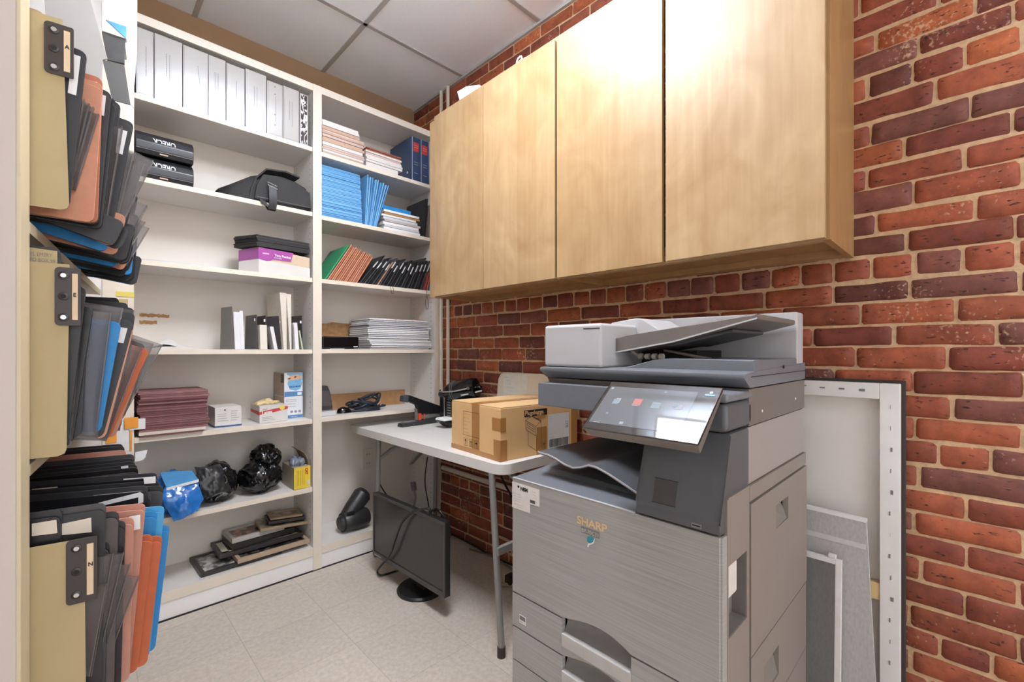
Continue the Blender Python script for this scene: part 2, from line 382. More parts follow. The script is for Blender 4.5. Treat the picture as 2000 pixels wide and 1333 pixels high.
def brick_wall():
    from mathutils import noise
    bm = bmesh.new(); cl = bm.loops.layers.float_color.new('tint'); y_end, y_start = YB, -1.0
    tints = [(160, 84, 54)] * 4 + [(152, 77, 50)] * 4 + [(140, 69, 48)] * 3 + [(128, 62, 46)] * 2 + [(128, 75, 63)] * 3 + [(172, 92, 52)] * 2 + [(108, 56, 44)] * 1
    for z0, z1, js, hd in courses:
        L = .099 if hd else .205
        cuts = sorted(js); y = cuts[0]
        left = []
        while y > y_start: y -= L * random.uniform(.9, 1.06); left.append(y)
        mid = []
        for a, b in zip(cuts, cuts[1:]):
            n = max(1, round((b - a) / L)); mid += [a + (b - a) * i / n for i in range(n)]
        y = cuts[-1]; right = []
        while y < y_end: right.append(y); y += L * random.uniform(.9, 1.06)
        ys = sorted(set(left + mid + right)) + [y_end + .02]
        sag = random.uniform(-.002, .002)
        for a, b in zip(ys, ys[1:]):
            g = random.uniform(.0016, .0036); g2 = random.uniform(.0018, .0040)
            ya, yb, za, zb = a + g, min(b - g, y_end), z0 + g2, min(z1 - g2, ZC)
            if yb - ya < .012 or zb - za < .012: continue
            c = list(random.choice(tints)); f = random.uniform(.9, 1.08)
            # tint and depth of colour vary at random from brick to brick
            col = lin([max(0, min(255, q * f)) for q in c])
            col = tuple(col)
            nu, nv = (5 if hd else 8), 4; sd = random.uniform(0, 90); ox = random.uniform(-.002, .002); tl = random.uniform(-.003, .003)
            vv = []
            for i in range(nu + 1):
                row = []
                for j in range(nv + 1):
                    u, v = i / nu, j / nv
                    # cluster samples at the edge so the arris stays crisp
                    uu = .5 - .5 * math.cos(math.pi * u); vw = .5 - .5 * math.cos(math.pi * v)
                    yy = ya + (yb - ya) * uu; zz = za + (zb - za) * vw + tl * (uu - .5) + sag
                    ed = min(uu * (yb - ya), (1 - uu) * (yb - ya), vw * (zb - za), (1 - vw) * (zb - za))
                    out = -.001 + .0085 * min(1, ed / .005) ** .6
                    nz = noise.noise_vector(Vector((yy * 18 + sd, zz * 18, sd)))
                    wob = .0022
                    corner = (i in (0, nu)) + (j in (0, nv))
                    if corner == 2:
                        yy += .0022 * (1 if i == 0 else -1); zz += .0018 * (1 if j == 0 else -1)
                    row.append(bm.verts.new((XW - .006 - ox - out + nz.x * .0014, yy + nz.y * wob, zz + nz.z * wob)))
                vv.append(row)
            for i in range(nu):
                for j in range(nv):
                    fc = bm.faces.new((vv[i][j], vv[i][j + 1], vv[i + 1][j + 1], vv[i + 1][j])); fc.smooth = True
                    for lp in fc.loops: lp[cl] = col
    # mortar bed behind, gently uneven
    ny, nz_ = 150, 100; g = []
    for i in range(ny + 1):
        r = []
        for j in range(nz_ + 1):
            y = y_start + (y_end - y_start) * i / ny; z = ZC * j / nz_
            r.append(bm.verts.new((XW - .0062 + .0028 * noise.noise(Vector((y * 14, z * 14, 3))), y, z)))
        g.append(r)
    for i in range(ny):
        for j in range(nz_):
            fc = bm.faces.new((g[i][j], g[i][j + 1], g[i + 1][j + 1], g[i + 1][j])); fc.smooth = True; fc.material_index = 1
    # solid backing and the plain stretch behind the camera
    for b0 in ((XW, XW + .12, y_start, y_end + .1), (XW - .012, XW + .12, YN, y_start)):
        s = MB(); s.bm.free(); s.bm = bm; s.box(b0[0], b0[1], b0[2], b0[3], 0, ZC)
        for fc in bm.faces[-6:] if False else []: pass
    bm.faces.ensure_lookup_table()
    for fc in bm.faces[-12:]: fc.material_index = 1
    me = bpy.data.meshes.new('wall_right'); bm.to_mesh(me); bm.free()
    me.materials.append(brick_mat())
    me.materials.append(M('mortar', (202, 168, 132), .9, .16, 60, .9, bscale=150))
    o = bpy.data.objects.new('wall_right', me); C.objects.link(o); return struct(o)
brick_wall()

# ------------------------------------------------------------------ built-in bookcase
bc = thing('bookcase', 'tall white built-in bookcase with two bays of shelves along the back wall', 'bookcase', (.95, 2.65, 0))
YK = 2.80
MB().box(XL + .01, .181, YF, YK, 0, 2.65, .0015).build('side_panel', WHITE, bc)
MB().box(.925, .972, YF, YK, 0, 2.65, .0015).build('side_panel', WHITE, bc)
MB().box(1.713, 1.752, YF, YK, 0, 2.65, .0015).build('side_panel', WHITE, bc)
MB().box(.181, 1.713, YK - .006, YK + .004, 0, 2.65).build('back_panel', M('bookcase_back', (228, 220, 210), .6, .02, 5), bc)
for xa, xb in ((.925, .972), (1.713, 1.752), (.08, .181)):
    MB().box(xa, xb, YF - .004, YF, 0, 2.65, .001).build('edge_trim', CREAM, bc)
MB().box(1.752, 1.764, YF - .012, YF + .02, 0, 2.63, .002).build('scribe_strip', CREAM, bc)
Ls = [2.282, 1.929, 1.571, 1.182, .802, .432]; Rs = [2.272, 1.922, 1.572, 1.184, .805]
TS = .023
def shelf(x0, x1, z, trim=True):
    s = MB().box(x0 + .001, x1 - .001, YF + .006, YK - .008, z, z + TS).build('shelf', WHITE, bc)
    MB().box(x0 + .001, x1 - .001, YF + .001, YF + .006, z, z + TS, .001).build('edge_band', CREAM, s)
for z in Ls: shelf(.181, .925, z)
for z in Rs: shelf(.972, 1.713, z)
for x0, x1 in ((.181, .925), (.972, 1.713)):
    s = MB().box(x0, x1, YF + .004, YK - .008, 2.612, 2.65).build('top_board', WHITE, bc)
    MB().box(x0, x1, YF - .002, YF + .004, 2.612, 2.65, .001).build('edge_band', CREAM, s)
    s = MB().box(x0, x1, YF + .004, YK - .008, .105, .128).build('base_shelf', WHITE, bc)
    MB().box(x0, x1, YF - .003, YF + .004, .082, .128, .0015).build('edge_band', CREAM, s)
    MB().box(x0, x1, YF + .002, YF + .018, 0.004, .083).build('kick_board', KICK, bc)
MB().box(.08, 1.74, YF - .006, YF + .002, 0, .005).build('base_shadow_strip', M('base_shadow_black', (30, 24, 22), .8), bc)  # dark strip stands in for the shadow line along the base
# columns of shelf-pin holes
ph = MB()
for x, nx in ((.9248, -1), (1.7128, -1)):
    for y in (2.535, 2.745):
        z = .18
        while z < 2.56:
            if all(abs(z - q - .012) > .025 for q in (Ls if x < 1 else Rs)): ph.disc((x, y, z), .0028, (nx, 0, 0), 8, .0004)
            z += .032
ph.build('pin_holes', M('hole_dark', (70, 60, 52), .9), bc)
# bare fibreboard where the backing has peeled
RAW = M('raw_fibreboard', (176, 134, 92), .9, .22, 45, .6)
def torn(x0, x1, z0, z1, n=14, seed=0, m=RAW, amp=.006):
    rnd = random.Random(seed); t = []; b = []
    for i in range(n + 1):
        x = x0 + (x1 - x0) * i / n
        t.append((x, YK - .0085, z1 + rnd.uniform(-amp, amp))); b.append((x, YK - .0085, z0 + rnd.uniform(-amp, amp)))
    mb = MB()
    for i in range(n): mb.prism([b[i], b[i + 1], t[i + 1], t[i]], (0, .003, 0))
    return mb.build('torn_patch', m, bc)
p0, p1 = onY(272, 613, YK), onY(330, 621, YK); torn(p0.x, p1.x, p1.z, p0.z + .001, 14, 1, amp=.003)
p0, p1 = onY(272, 627, YK), onY(306, 634, YK); torn(p0.x, p1.x, p1.z, p0.z + .001, 8, 2, amp=.003)
p0, p1 = onY(628, 631, YK), onY(720, 659, YK); torn(.975, p1.x, p1.z, p0.z, 12, 3)
# brown hardboard batten lying at the back of the sixth right shelf
bt = tag(MB().box(1.0, 1.66, YK - .024, YK - .008, .8285, .925, .002).build('hardboard_batten', M('hardboard', (186, 142, 98), .8, .1, 30), None, (1.33, YK - .016, .8285)), 'brown hardboard batten standing behind the coiled cable on the right shelf', 'board')

# ------------------------------------------------------------------ wall cabinet
MAPLE = wood_mat('maple', (156, 122, 82), (186, 157, 118))
MAPLED = wood_mat('maple_edge', (150, 112, 68), (176, 138, 92))
cab = thing('wall_cabinet', 'long maple wall cabinet with flat doors hung on the brick wall', 'cabinet', (1.58, 1.17, 1.49))
XD0, XB0 = 1.398, XW - .012          # door face, wall side
y0c, y1c = .258, 2.087
ZB, ZT = 1.492, 2.478
# carcass: ends, bottom, top, back
MB().box(XD0 + .02, XB0, y0c, y0c + .018, ZB, ZT + .01, .001).build('end_panel', MAPLED, cab)
MB().box(XD0 + .02, XB0, y1c - .018, y1c, ZB, ZT - .03, .001).build('end_panel', MAPLED, cab)
MB().box(XD0 + .02, XB0, 1.16, 1.178, ZB, ZB + .05, .001).build('divider', MAPLED, cab)
MB().box(XD0 + .022, XB0, y0c + .018, y1c - .018, ZB + .026, ZB + .044).build('bottom_panel', MAPLED, cab)
MB().box(XB0 - .05, XB0, y0c + .018, y1c - .018, ZB + .004, ZB + .026, .001).build('hanging_rail', MAPLED, cab)
MB().box(XD0 + .02, XB0, y0c, y1c - .06, ZT - .008, ZT + .01, .001).build('top_panel', MAPLED, cab)
MB().box(XD0 + .0195, XD0 + .04, y0c, y1c - .02, ZT - .03, ZT + .012, .001).build('face_rail', MAPLE, cab)
MB().box(XD0 + .005, XD0 + .022, 2.035, y1c, ZB - .002, ZT - .022, .001).build('filler_strip', MAPLE, cab)
MB().box(XD0 + .0195, XD0 + .05, y0c + .018, y1c, ZB, ZB + .024, .001).build('face_rail', MAPLE, cab)
for a, b, za, zb in ((1.632, 2.032, ZB + .002, ZT - .012), (1.184, 1.628, ZB + .002, ZT - .012), (.718, 1.172, ZB + .002, ZT - .006), (.266, .706, ZB + .003, ZT - .004)):
    MB().box(XD0, XD0 + .019, a, b, za, zb, .0012).build('door', MAPLE, cab)
# wall plate seen at the far end and white pipes up to the ceiling
for i, (px, lb) in enumerate(((861, 'white painted pipe running up the wall nearest the corner'), (873, 'white painted pipe running up the brick wall second from the corner'))):
    y = onX(px + 13, 690, XW - .03).y if False else (2.455 - .075 * i)
    tag(MB().tube([(XW - .03, y, .70), (XW - .03, y, ZC - .02)], .0115, 10).build('wall_pipe', CREAM, None, (XW - .03, y, .70)), lb, 'pipe', 'vertical pipes in the corner')
# small print that cannot be read in the photograph is kept as illegible dashes
gk = lambda t: ''.join(c if c == ' ' else '-' for c in t)
# ================================================================== folding table and what stands on it
TPL = M('table_plastic', (224, 221, 216), .42, .012, 30, .12, bscale=300)
tb = thing('folding_table', 'white plastic folding table with grey steel legs beside the bookcase', 'table', (1.48, 2.0, 0))
TZ = .744
def rrect(x0, x1, y0, y1, r, n=9):
    p = []
    for cx, cy, a0 in ((x1 - r, y1 - r, 0), (x0 + r, y1 - r, 90), (x0 + r, y0 + r, 180), (x1 - r, y0 + r, 270)):
        for k in range(n + 1):
            a = R(a0 + 90 * k / n); p.append((cx + r * math.cos(a), cy + r * math.sin(a)))
    return p
def slab(mb, x0, x1, y0, y1, r, z0, z1, bev=0): return mb.prism([(x, y, z0) for x, y in rrect(x0, x1, y0, y1, r)], (0, 0, z1 - z0), bev)
slab(MB(), 1.205, 1.706, 1.29, 2.69, .06, .702, TZ, .0008).build('tabletop', TPL, tb)
LEG = M('table_leg_grey', (146, 145, 143), .4, .03, 30, metal=.25)
for (tx, ty, bx, by) in ((1.212, 1.36, 1.196, 1.285), (1.665, 1.36, 1.675, 1.285), (1.262, 2.40, 1.259, 2.42), (1.66, 2.40, 1.665, 2.42)):
    lg = MB().tube([(tx, ty, .702), (bx, by, .035)], .0135, 12).build('leg', LEG, tb)
    MB().tube([(bx, by, .04), (bx - (tx - bx) * .05, by, .0)], .0165, 12).build('rubber_foot', M('foot_rubber', (66, 60, 58), .7), lg)
for y, yb, z in ((1.335, 1.31, .40),):
    MB().box(1.2, 1.67, yb - .004, yb + .016, z - .016, z + .016, .003).build('cross_bar', LEG, tb)
for y0, y1 in ((1.345, 1.72), (2.40, 2.02)):
    pts = [(1.46, y0, .50 + .02 * 0), (1.46, y0 + (y1 - y0) * .35, .60), (1.46, y0 + (y1 - y0) * .7, .672), (1.46, y1, .69)]
    MB().ribbon(pts, (.03, 0, 0), .012).build('folding_brace', LEG, tb)
for x in (1.262,):
    MB().ribbon([(x, 2.4, .555), (x + .07, 2.36, .615), (x + .17, 2.30, .66), (x + .3, 2.22, .685)], (0, .022, 0), .014).build('folding_brace', LEG, tb)

# ---- cardboard carton
KRAFT = M('carton_board', (226, 184, 130), .75, .035, 14, .15, bscale=120)
TAPE = M('brown_tape', (178, 128, 74), .28, .05, 20)
cb = thing('cardboard_box', 'brown cardboard carton sealed with tape standing on the white folding table', 'box', (1.240, 1.338, TZ), R(-4.6))
def LB(mb, name, m, par=None): # build in the carton's own frame
    mb.bm.transform(wmat(cb)); return mb.build(name, m, par or cb)
BW, BD, BH = .462, .372, .222
LB(MB().box(0, BW, 0, BD, 0, BH - .004, .004), 'body', KRAFT)
fl = MB().box(.002, BW - .002, .002, BD * .5 - .002, BH - .004, BH, .001).box(.002, BW - .002, BD * .5 + .002, BD - .002, BH - .004, BH + .001, .001)
LB(fl, 'top_flap', M('carton_flap', (218, 180, 130), .7, .03, 14))
tp = MB().box(-.001, BW, BD * .5 - .03, BD * .5 + .03, BH + .0005, BH + .0018)
tp.box(-.0012, 0, BD * .47 - .028, BD * .47 + .028, 0, BH)
for y0, y1, z0, z1 in ((.0, .055, .125, .178), (.0, .045, .0, .088), (.0, BD, 0, .022)): tp.box(-.0014, -.0002, y0, y1, z0, z1)
for x0, x1, z0, z1 in ((0, .028, .12, .18), (0, .035, 0, .088), (.2, .25, .16, .185), (.2, .26, 0, .12), (.42, .46, .0, .21)): tp.box(x0, x1, -.0012, 0, z0, z1)
LB(tp, 'packing_tape', TAPE)
MW_ = wmat(cb); fx_, fy_ = MW_.to_3x3() @ Vector((1, 0, 0)), MW_.to_3x3() @ Vector((0, 1, 0)); up = Vector((0, 0, 1))
def onL(y, z): return MW_ @ Vector((-.0016, y, z))     # left face, read from -X: runs towards -y
def onR(x, z): return MW_ @ Vector((x, -.0012, z))
def frame_quads(mb, P, w, h, t, x0, z0, sgn=1):
    for a in ((0, w, 0, t), (0, w, h - t, h), (0, t, t, h - t), (w - t, w, t, h - t)):
        mb.quad(P(x0 + sgn * a[0], z0 + a[2]), P(x0 + sgn * a[1], z0 + a[2]), P(x0 + sgn * a[1], z0 + a[3]), P(x0 + sgn * a[0], z0 + a[3]))
mk = MB(); frame_quads(mk, onL, .125, .108, .0014, .272, .075, -1)
for i in range(3):
    frame_quads(mk, onL, .028, .034, .0013, .266 - i * .042, .028, -1)
    y = .252 - i * .042
    if i == 0: mk.quad(onL(y + .006, .056), onL(y - .006, .056), onL(y - .003, .047), onL(y + .003, .047)); mk.quad(onL(y + .0012, .047), onL(y - .0012, .047), onL(y - .0012, .038), onL(y + .0012, .038)); mk.quad(onL(y + .005, .037), onL(y - .005, .037), onL(y - .005, .035), onL(y + .005, .035))
    elif i == 1:
        for d in (-.005, .005): mk.quad(onL(y + d + .0017, .036), onL(y + d - .0017, .036), onL(y + d - .0017, .05), onL(y + d + .0017, .05)); mk.quad(onL(y + d + .004, .049), onL(y + d - .004, .049), onL(y + d, .057))
        mk.quad(onL(y + .01, .034), onL(y - .01, .034), onL(y - .01, .032), onL(y + .01, .032))
    else: mk.quad(onL(y + .009, .047), onL(y - .009, .047), onL(y - .004, .054), onL(y + .004, .054)); mk.quad(onL(y + .0008, .047), onL(y - .0008, .047), onL(y - .0008, .036), onL(y + .0008, .036))
# machine drawing, name plate and fragile mark on the right face
def ln(mb, P, a, b, t=.0016):
    a, b = Vector(a), Vector(b); n = Vector((-(b - a).y, (b - a).x)).normalized() * t / 2
    mb.quad(*[P(*q) for q in (a + n, b + n, b - n, a - n)])
D = [((.135, .158), (.195, .125)), ((.195, .125), (.225, .145)), ((.225, .145), (.17, .172)), ((.17, .172), (.135, .158)), ((.135, .158), (.138, .118)), ((.138, .118), (.193, .085)), ((.193, .085), (.195, .125)),
     ((.150, .112), (.150, .05)), ((.15, .05), (.198, .02)), ((.198, .02), (.198, .088)), ((.198, .02), (.228, .038)), ((.228, .038), (.225, .145)), ((.145, .146), (.186, .122)), ((.186, .122), (.186, .112)), ((.186, .112), (.145, .136)), ((.145, .136), (.145, .146)), ((.142, .128), (.188, .102)), ((.163, .176), (.226, .148))]
for a, b in D: ln(mk, onR, a, b)
frame_quads(mk, onR, .026, .034, .0014, .232, .02)
mk.quad(onR(.239, .048), onR(.251, .048), onR(.248, .039), onR(.242, .039)); mk.quad(onR(.2438, .039), onR(.2462, .039), onR(.2462, .03), onR(.2438, .03)); mk.quad(onR(.24, .028), onR(.25, .028), onR(.25, .026), onR(.24, .026))
mk.quad(onR(.128, .172), onR(.262, .172), onR(.262, .2), onR(.128, .2))
mk.build('printed_mark', INK, cb)
text('Plugsharge', MW_ @ Vector((.131, -.0018, .179)), fx_, up, .026, KRAFT, cb, sx=.98, th=.0004, bold=.0006)
yy = .168
for s in ('Item: PAPER CUTTER', 'Name: 4 COLOUR', 'Model No: E12 48CM', 'Qty: 1 PC', 'N.W.: 16.0KG', 'MEAS: 49X37X22'):
    text(gk(s), onL(.264, yy), -fy_, up, .0092, INK, cb, th=.0003); yy -= .0165
lbm = MB().quad(onR(.268, .012), onR(.405, .012), onR(.405, .17), onR(.268, .17)); lbm.bm.transform(Matrix.Translation(-fy_ * .0004))
sl = lbm.build('shipping_label', PAPER, cb)
def onS(x, z): return MW_ @ Vector((x, -.0022, z))
bcd = MB(); x = .275
rr = random.Random(3)
while x < .395:
    wd = rr.choice((.0012, .002, .0034)); bcd.quad(onS(x, .022), onS(x + wd, .022), onS(x + wd, .058), onS(x, .058)); x += wd + rr.choice((.0013, .0022))
for i in range(0):
    for j in range(10):
        if rr.random() < .5: bcd.quad(onS(.274 + i * .0022, .1 + j * .0026), onS(.2762 + i * .0022, .1 + j * .0026), onS(.2762 + i * .0022, .1026 + j * .0026), onS(.274 + i * .0022, .1026 + j * .0026))
frame_quads(bcd, onS, .016, .03, .0012, .38, .1)
bcd.build('barcode', INK, sl)
text('2', onS(.383, .105), fx_, up, .024, INK, sl, th=.0003)
for s, z in (('SHIP TO', .158), ('PO BOX 99', .148), ('1 OF 1', .138), ('TRACKING', .08), ('1Z 02 0408', .066)): text(gk(s), onS(.274, z), fx_, up, .0085, INK, sl, th=.0003)

# ---- white rounded sign board behind the carton, leaning on the bricks
sb = thing('sign_board', 'cream rounded board with printed instructions leaning on the bricks behind the carton', 'board', (1.70, 1.65, TZ))
pa, pb, pc = onX(966, 790, 1.725), onX(1061, 738, 1.725), onX(985, 728, 1.725)
ya, yb = pa.y, pb.y - .03; zt = pc.z
def sbp(y, z): return Vector((1.730 + .014 * (z - TZ) / (zt - TZ), y, z))
pts = [sbp(ya + .01, TZ), sbp(ya, TZ + .12), sbp(ya - .012, zt - .04), sbp(ya - .03, zt - .012), sbp(ya - .06, zt), sbp(yb + .05, zt), sbp(yb + .02, zt - .012), sbp(yb, zt - .045), sbp(yb, TZ)]
MB().prism(pts, (.006, 0, .0), .002).build('panel', M('sign_cream', (228, 217, 198), .5, .02, 12), sb)
yl = ya - .058
sheet = MB().prism([sbp(yl, TZ + .1) + Vector((-.0012, 0, 0)), sbp(yl, zt - .008) + Vector((-.0012, 0, 0)), sbp(yl - .19, zt - .008) + Vector((-.0012, 0, 0)), sbp(yl - .19, TZ + .1) + Vector((-.0012, 0, 0))], (.0006, 0, 0)).build('notice_sheet', M('notice_paper', (232, 227, 216), .6), sb)
zz = zt - .03
for s, sz in (('OFFICE', .016), ('   MACHINE', .013), ('1. PUSH CAPSULE', .011), ('2. CLOSE THE LEVER AND WAIT', .0095), ('   FOR THE GREEN LIGHT', .0095), ('3. PLACE CUP UNDER SPOUT', .0095), ('4. PRESS BUTTON', .0095), ('5. EMPTY TRAY', .0095), ('THANK YOU', .0095)):
    text(gk(s), sbp(yl - .012, zz) + Vector((-.0014, 0, 0)), (0, -1, 0), (.18, 0, 1), sz, GINK, sheet, th=.0004); zz -= .0185
MB().disc(sbp(yl - .155, zt - .135) + Vector((-.0016, 0, 0)), .008, (-1, 0, .1), 12, .0005).build('dark_spot', INK, sb)

# ---- capsule coffee machine
cm = thing('coffee_machine', 'black capsule coffee machine with chrome trim at the wall end of the folding table', 'coffee machine', (1.65, 2.1, TZ))
a0, a1 = onX(873, 767, 1.60), onX(932, 758, 1.685)
ax = (a1 - a0).normalized(); LN = (a1 - a0).length
MB().lathe(a0, ax, [(-.012, .022), (-.01, .034), (.02, .05), (.045, .056), (.05, .058), (.064, .058), (.068, .06), (LN - .02, .062), (LN - .004, .058), (LN, .044)], 28).build('brew_head', GLOSSB, cm)
for h in (.046, .058): MB().lathe(a0, ax, [(h, .0585), (h + .003, .0605), (h + .005, .0585)], 28).build('head_ring', M('ring_grey', (96, 96, 98), .3), cm)
MB().tube([a0 - ax * .0 + Vector((0, 0, -.008)), a0 - ax * .05 + Vector((0, 0, -.006))], [.014, .017], 10).build('spout', GLOSSB, cm)
MB().tube([a1 - ax * .01, a1 + ax * .035 + Vector((-.01, 0, .0))], [.014, .01], 8).build('lever_tip', GLOSSB, cm)
lv = [onX(px, py, 1.545) for px, py in ((860, 762), (858, 765), (868, 766), (885, 765), (900, 762), (914, 759))]
MB().tube(lv, .005, 8).build('lever_handle', CHROME, cm)
MB().disc(onX(915, 759, 1.545), .009, (-1, -.4, .2), 14, .006).build('lever_pivot', CHROME, cm)
yl_, yr_ = onX(858, 790, 1.62).y, onX(869, 790, 1.60).y
MB().box(1.62, 1.69, yr_ - .004, yl_, TZ, .945, .006).build('water_tank', M('tank_dark', (40, 42, 48), .12, .05), cm)
MB().box(1.60, 1.70, 2.02, yr_ - .006, TZ + .002, a0.z - .05, .008).build('housing', BLACK, cm)
MB().tube([onX(900, 773, 1.59), onX(941, 764, 1.69)], .007, 10).build('chrome_rail', CHROME, cm)
fins = MB(); yf_ = onX(876, 800, 1.598).y
for i in range(9): fins.box(1.597, 1.60, yf_ - .02, yf_ + .012, TZ + .03 + i * .016, TZ + .037 + i * .016)
fins.build('vent_fin', STEEL, cm)
MB().tube([(1.594, yr_ - .004, TZ + .01), (1.594, yr_ - .004, a0.z - .02)], .005, 8).build('chrome_post', CHROME, cm)

# ---- black tray with a white top (desk phone) next to the carton
ph_ = thing('desk_phone', 'small black and white desk phone half hidden behind the carton', 'phone', tuple(onZ(868, 836, TZ)))
q = onZ(868, 836, TZ)
def PQ(px, py, z, k): v = onZ(px, py, z); return (v.x, v.y, z)
def ring4(w, d, z, dx=0): return [(q.x - w + dx, q.y - d, z), (q.x + .1, q.y - d, z), (q.x + .1, q.y + d, z), (q.x - w + dx, q.y + d, z)]
MB().hexa(ring4(.0, .035, TZ + .001, .02), ring4(.04, .05, TZ + .045), .006).build('base', GLOSSB, ph_)
MB().hexa(ring4(.036, .047, TZ + .046), ring4(.03, .04, TZ + .06), .004).build('top_cover', PAPER, ph_)

# ---- heavy duty stapler
st = thing('stapler', 'large black heavy duty stapler with long raised arm on the white table', 'stapler', (1.3, 2.1, TZ))
s0 = onZ(780, 835, TZ); s1 = onZ(866, 823, TZ); s1 = Vector((1.40, 2.0, TZ)) if s1.x > 1.9 else s1
dv = Vector((s1.x - s0.x, s1.y - s0.y, 0)).normalized(); pv = Vector((dv.y, -dv.x, 0))
def SP(a, b, z): return s0 + dv * a + pv * b + Vector((0, 0, z))
LS = .30
MB().hexa([SP(0, -.027, .001), SP(LS, -.03, .001), SP(LS, .03, .001), SP(0, .027, .001)], [SP(.006, -.024, .022), SP(LS, -.027, .03), SP(LS, .027, .03), SP(.006, .024, .022)], .003).build('base', M('stapler_grey', (58, 58, 60), .4, .05), st)
MB().hexa([SP(.03, -.015, .0225), SP(.11, -.016, .0245), SP(.11, .016, .0245), SP(.03, .015, .0225)], [SP(.03, -.015, .0235), SP(.11, -.016, .0255), SP(.11, .016, .0255), SP(.03, .015, .0235)]).build('anvil_plate', STEEL, st)
arm = [(.02, .158), (.022, .182), (.05, .19), (.30, .098), (.315, .06), (.24, .062), (.135, .07), (.118, .125), (.06, .148)]
MB().prism([SP(a, -.02, z) for a, z in arm], pv * .04, .003).build('arm', BLACK, st)
MB().hexa([SP(.012, -.023, .15), SP(.05, -.023, .143), SP(.05, .023, .143), SP(.012, .023, .15)], [SP(.016, -.023, .186), SP(.054, -.023, .19), SP(.054, .023, .19), SP(.016, .023, .186)], .006).build('grip', DGREY, st)
MB().hexa([SP(.13, -.014, .034), SP(.29, -.014, .036), SP(.29, .014, .036), SP(.13, .014, .034)], [SP(.13, -.014, .058), SP(.29, -.014, .06), SP(.29, .014, .06), SP(.13, .014, .058)], .002).build('magazine', STEEL, st)
MB().hexa([SP(.125, -.019, .028), SP(.145, -.019, .028), SP(.145, .019, .028), SP(.125, .019, .028)], [SP(.125, -.019, .07), SP(.145, -.019, .07), SP(.145, .019, .07), SP(.125, .019, .07)], .003).hexa([SP(.16, -.017, .03), SP(.17, -.017, .03), SP(.17, .017, .03), SP(.16, .017, .03)], [SP(.16, -.017, .064), SP(.17, -.017, .064), SP(.17, .017, .064), SP(.16, .017, .064)], .002).build('paper_stop', M('orange_plastic', (222, 84, 52), .4), st)
MB().hexa([SP(.115, -.01, .03), SP(.122, -.01, .03), SP(.122, .01, .03), SP(.115, .01, .03)], [SP(.112, -.01, .098), SP(.119, -.01, .098), SP(.119, .01, .098), SP(.112, .01, .098)]).build('guide_plate', STEEL, st)
rv = MB()
for a, z in ((.05, .176), (.075, .163), (.10, .15), (.23, .09)): rv.disc(SP(a, .0202, z), .0035, pv, 10, .0015)
rv.build('rivet', CHROME, st)

# ================================================================== office copier
pr = thing('multifunction_printer', 'large grey office copier with tilted touch screen standing in front of the brick wall', 'printer', (1.26, .653, 0))
PF, PB, PL, PR_ = .934, 1.585, .957, .349
def brushed():
    m = M('brushed_grey', (157, 155, 152), .42, .02, 30)
    nt = m.node_tree; b = nt.nodes['Principled BSDF']
    tc = nt.nodes.new('ShaderNodeTexCoord'); mp = nt.nodes.new('ShaderNodeMapping'); mp.inputs['Scale'].default_value = (1, 1.2, 110)
    nt.links.new(tc.outputs['Object'], mp.inputs[0]); nz = nt.nodes.new('ShaderNodeTexNoise'); nz.inputs['Scale'].default_value = 3; nz.inputs['Detail'].default_value = 5
    nt.links.new(mp.outputs[0], nz.inputs['Vector'])
    cr = nt.nodes.new('ShaderNodeValToRGB'); cr.color_ramp.elements[0].position = .3; cr.color_ramp.elements[1].position = .72
    cr.color_ramp.elements[0].color = lin((150, 148, 145)); cr.color_ramp.elements[1].color = lin((172, 170, 167))
    nt.links.new(nz.outputs[0], cr.inputs[0]); nt.links.new(cr.outputs[0], b.inputs['Base Color'])
    return m
GBR = brushed()
GSIDE = M('copier_side_grey', (138, 129, 122), .45, .012, 20)
GLITE = M('copier_light_grey', (184, 183, 184), .42, .012, 20)
GUP = M('copier_upper_grey', (112, 105, 100), .42, .015, 20)
GBLUE = M('copier_slate_grey', (112, 115, 121), .4, .015, 20)
GDK = M('copier_dark_grey', (86, 88, 92), .4, .015, 20)
GAP = M('seam_dark', (28, 26, 26), .8)
MB().box(PF + .05, PB - .004, PR_ + .042, PL - .004, .03, .80).build('chassis', GAP, pr)
MB().box(PF + .03, PB - .02, PR_ + .03, PL - .03, 0, .035, .004).build('plinth', BLACK, pr)
MB().box(PF + .016, PB, PL - .006, PL, .03, .815, .003).build('left_side_panel', GSIDE, pr)
YA, YBb = .766, .558             # handle recess
def arch(z, h, n=10): # points along the recess from left (large y) to right
    return [(YA + (YBb - YA) * k / n, z + h * math.sin(math.pi * (k / n) ** 1.25) ** .8) for k in range(n + 1)]
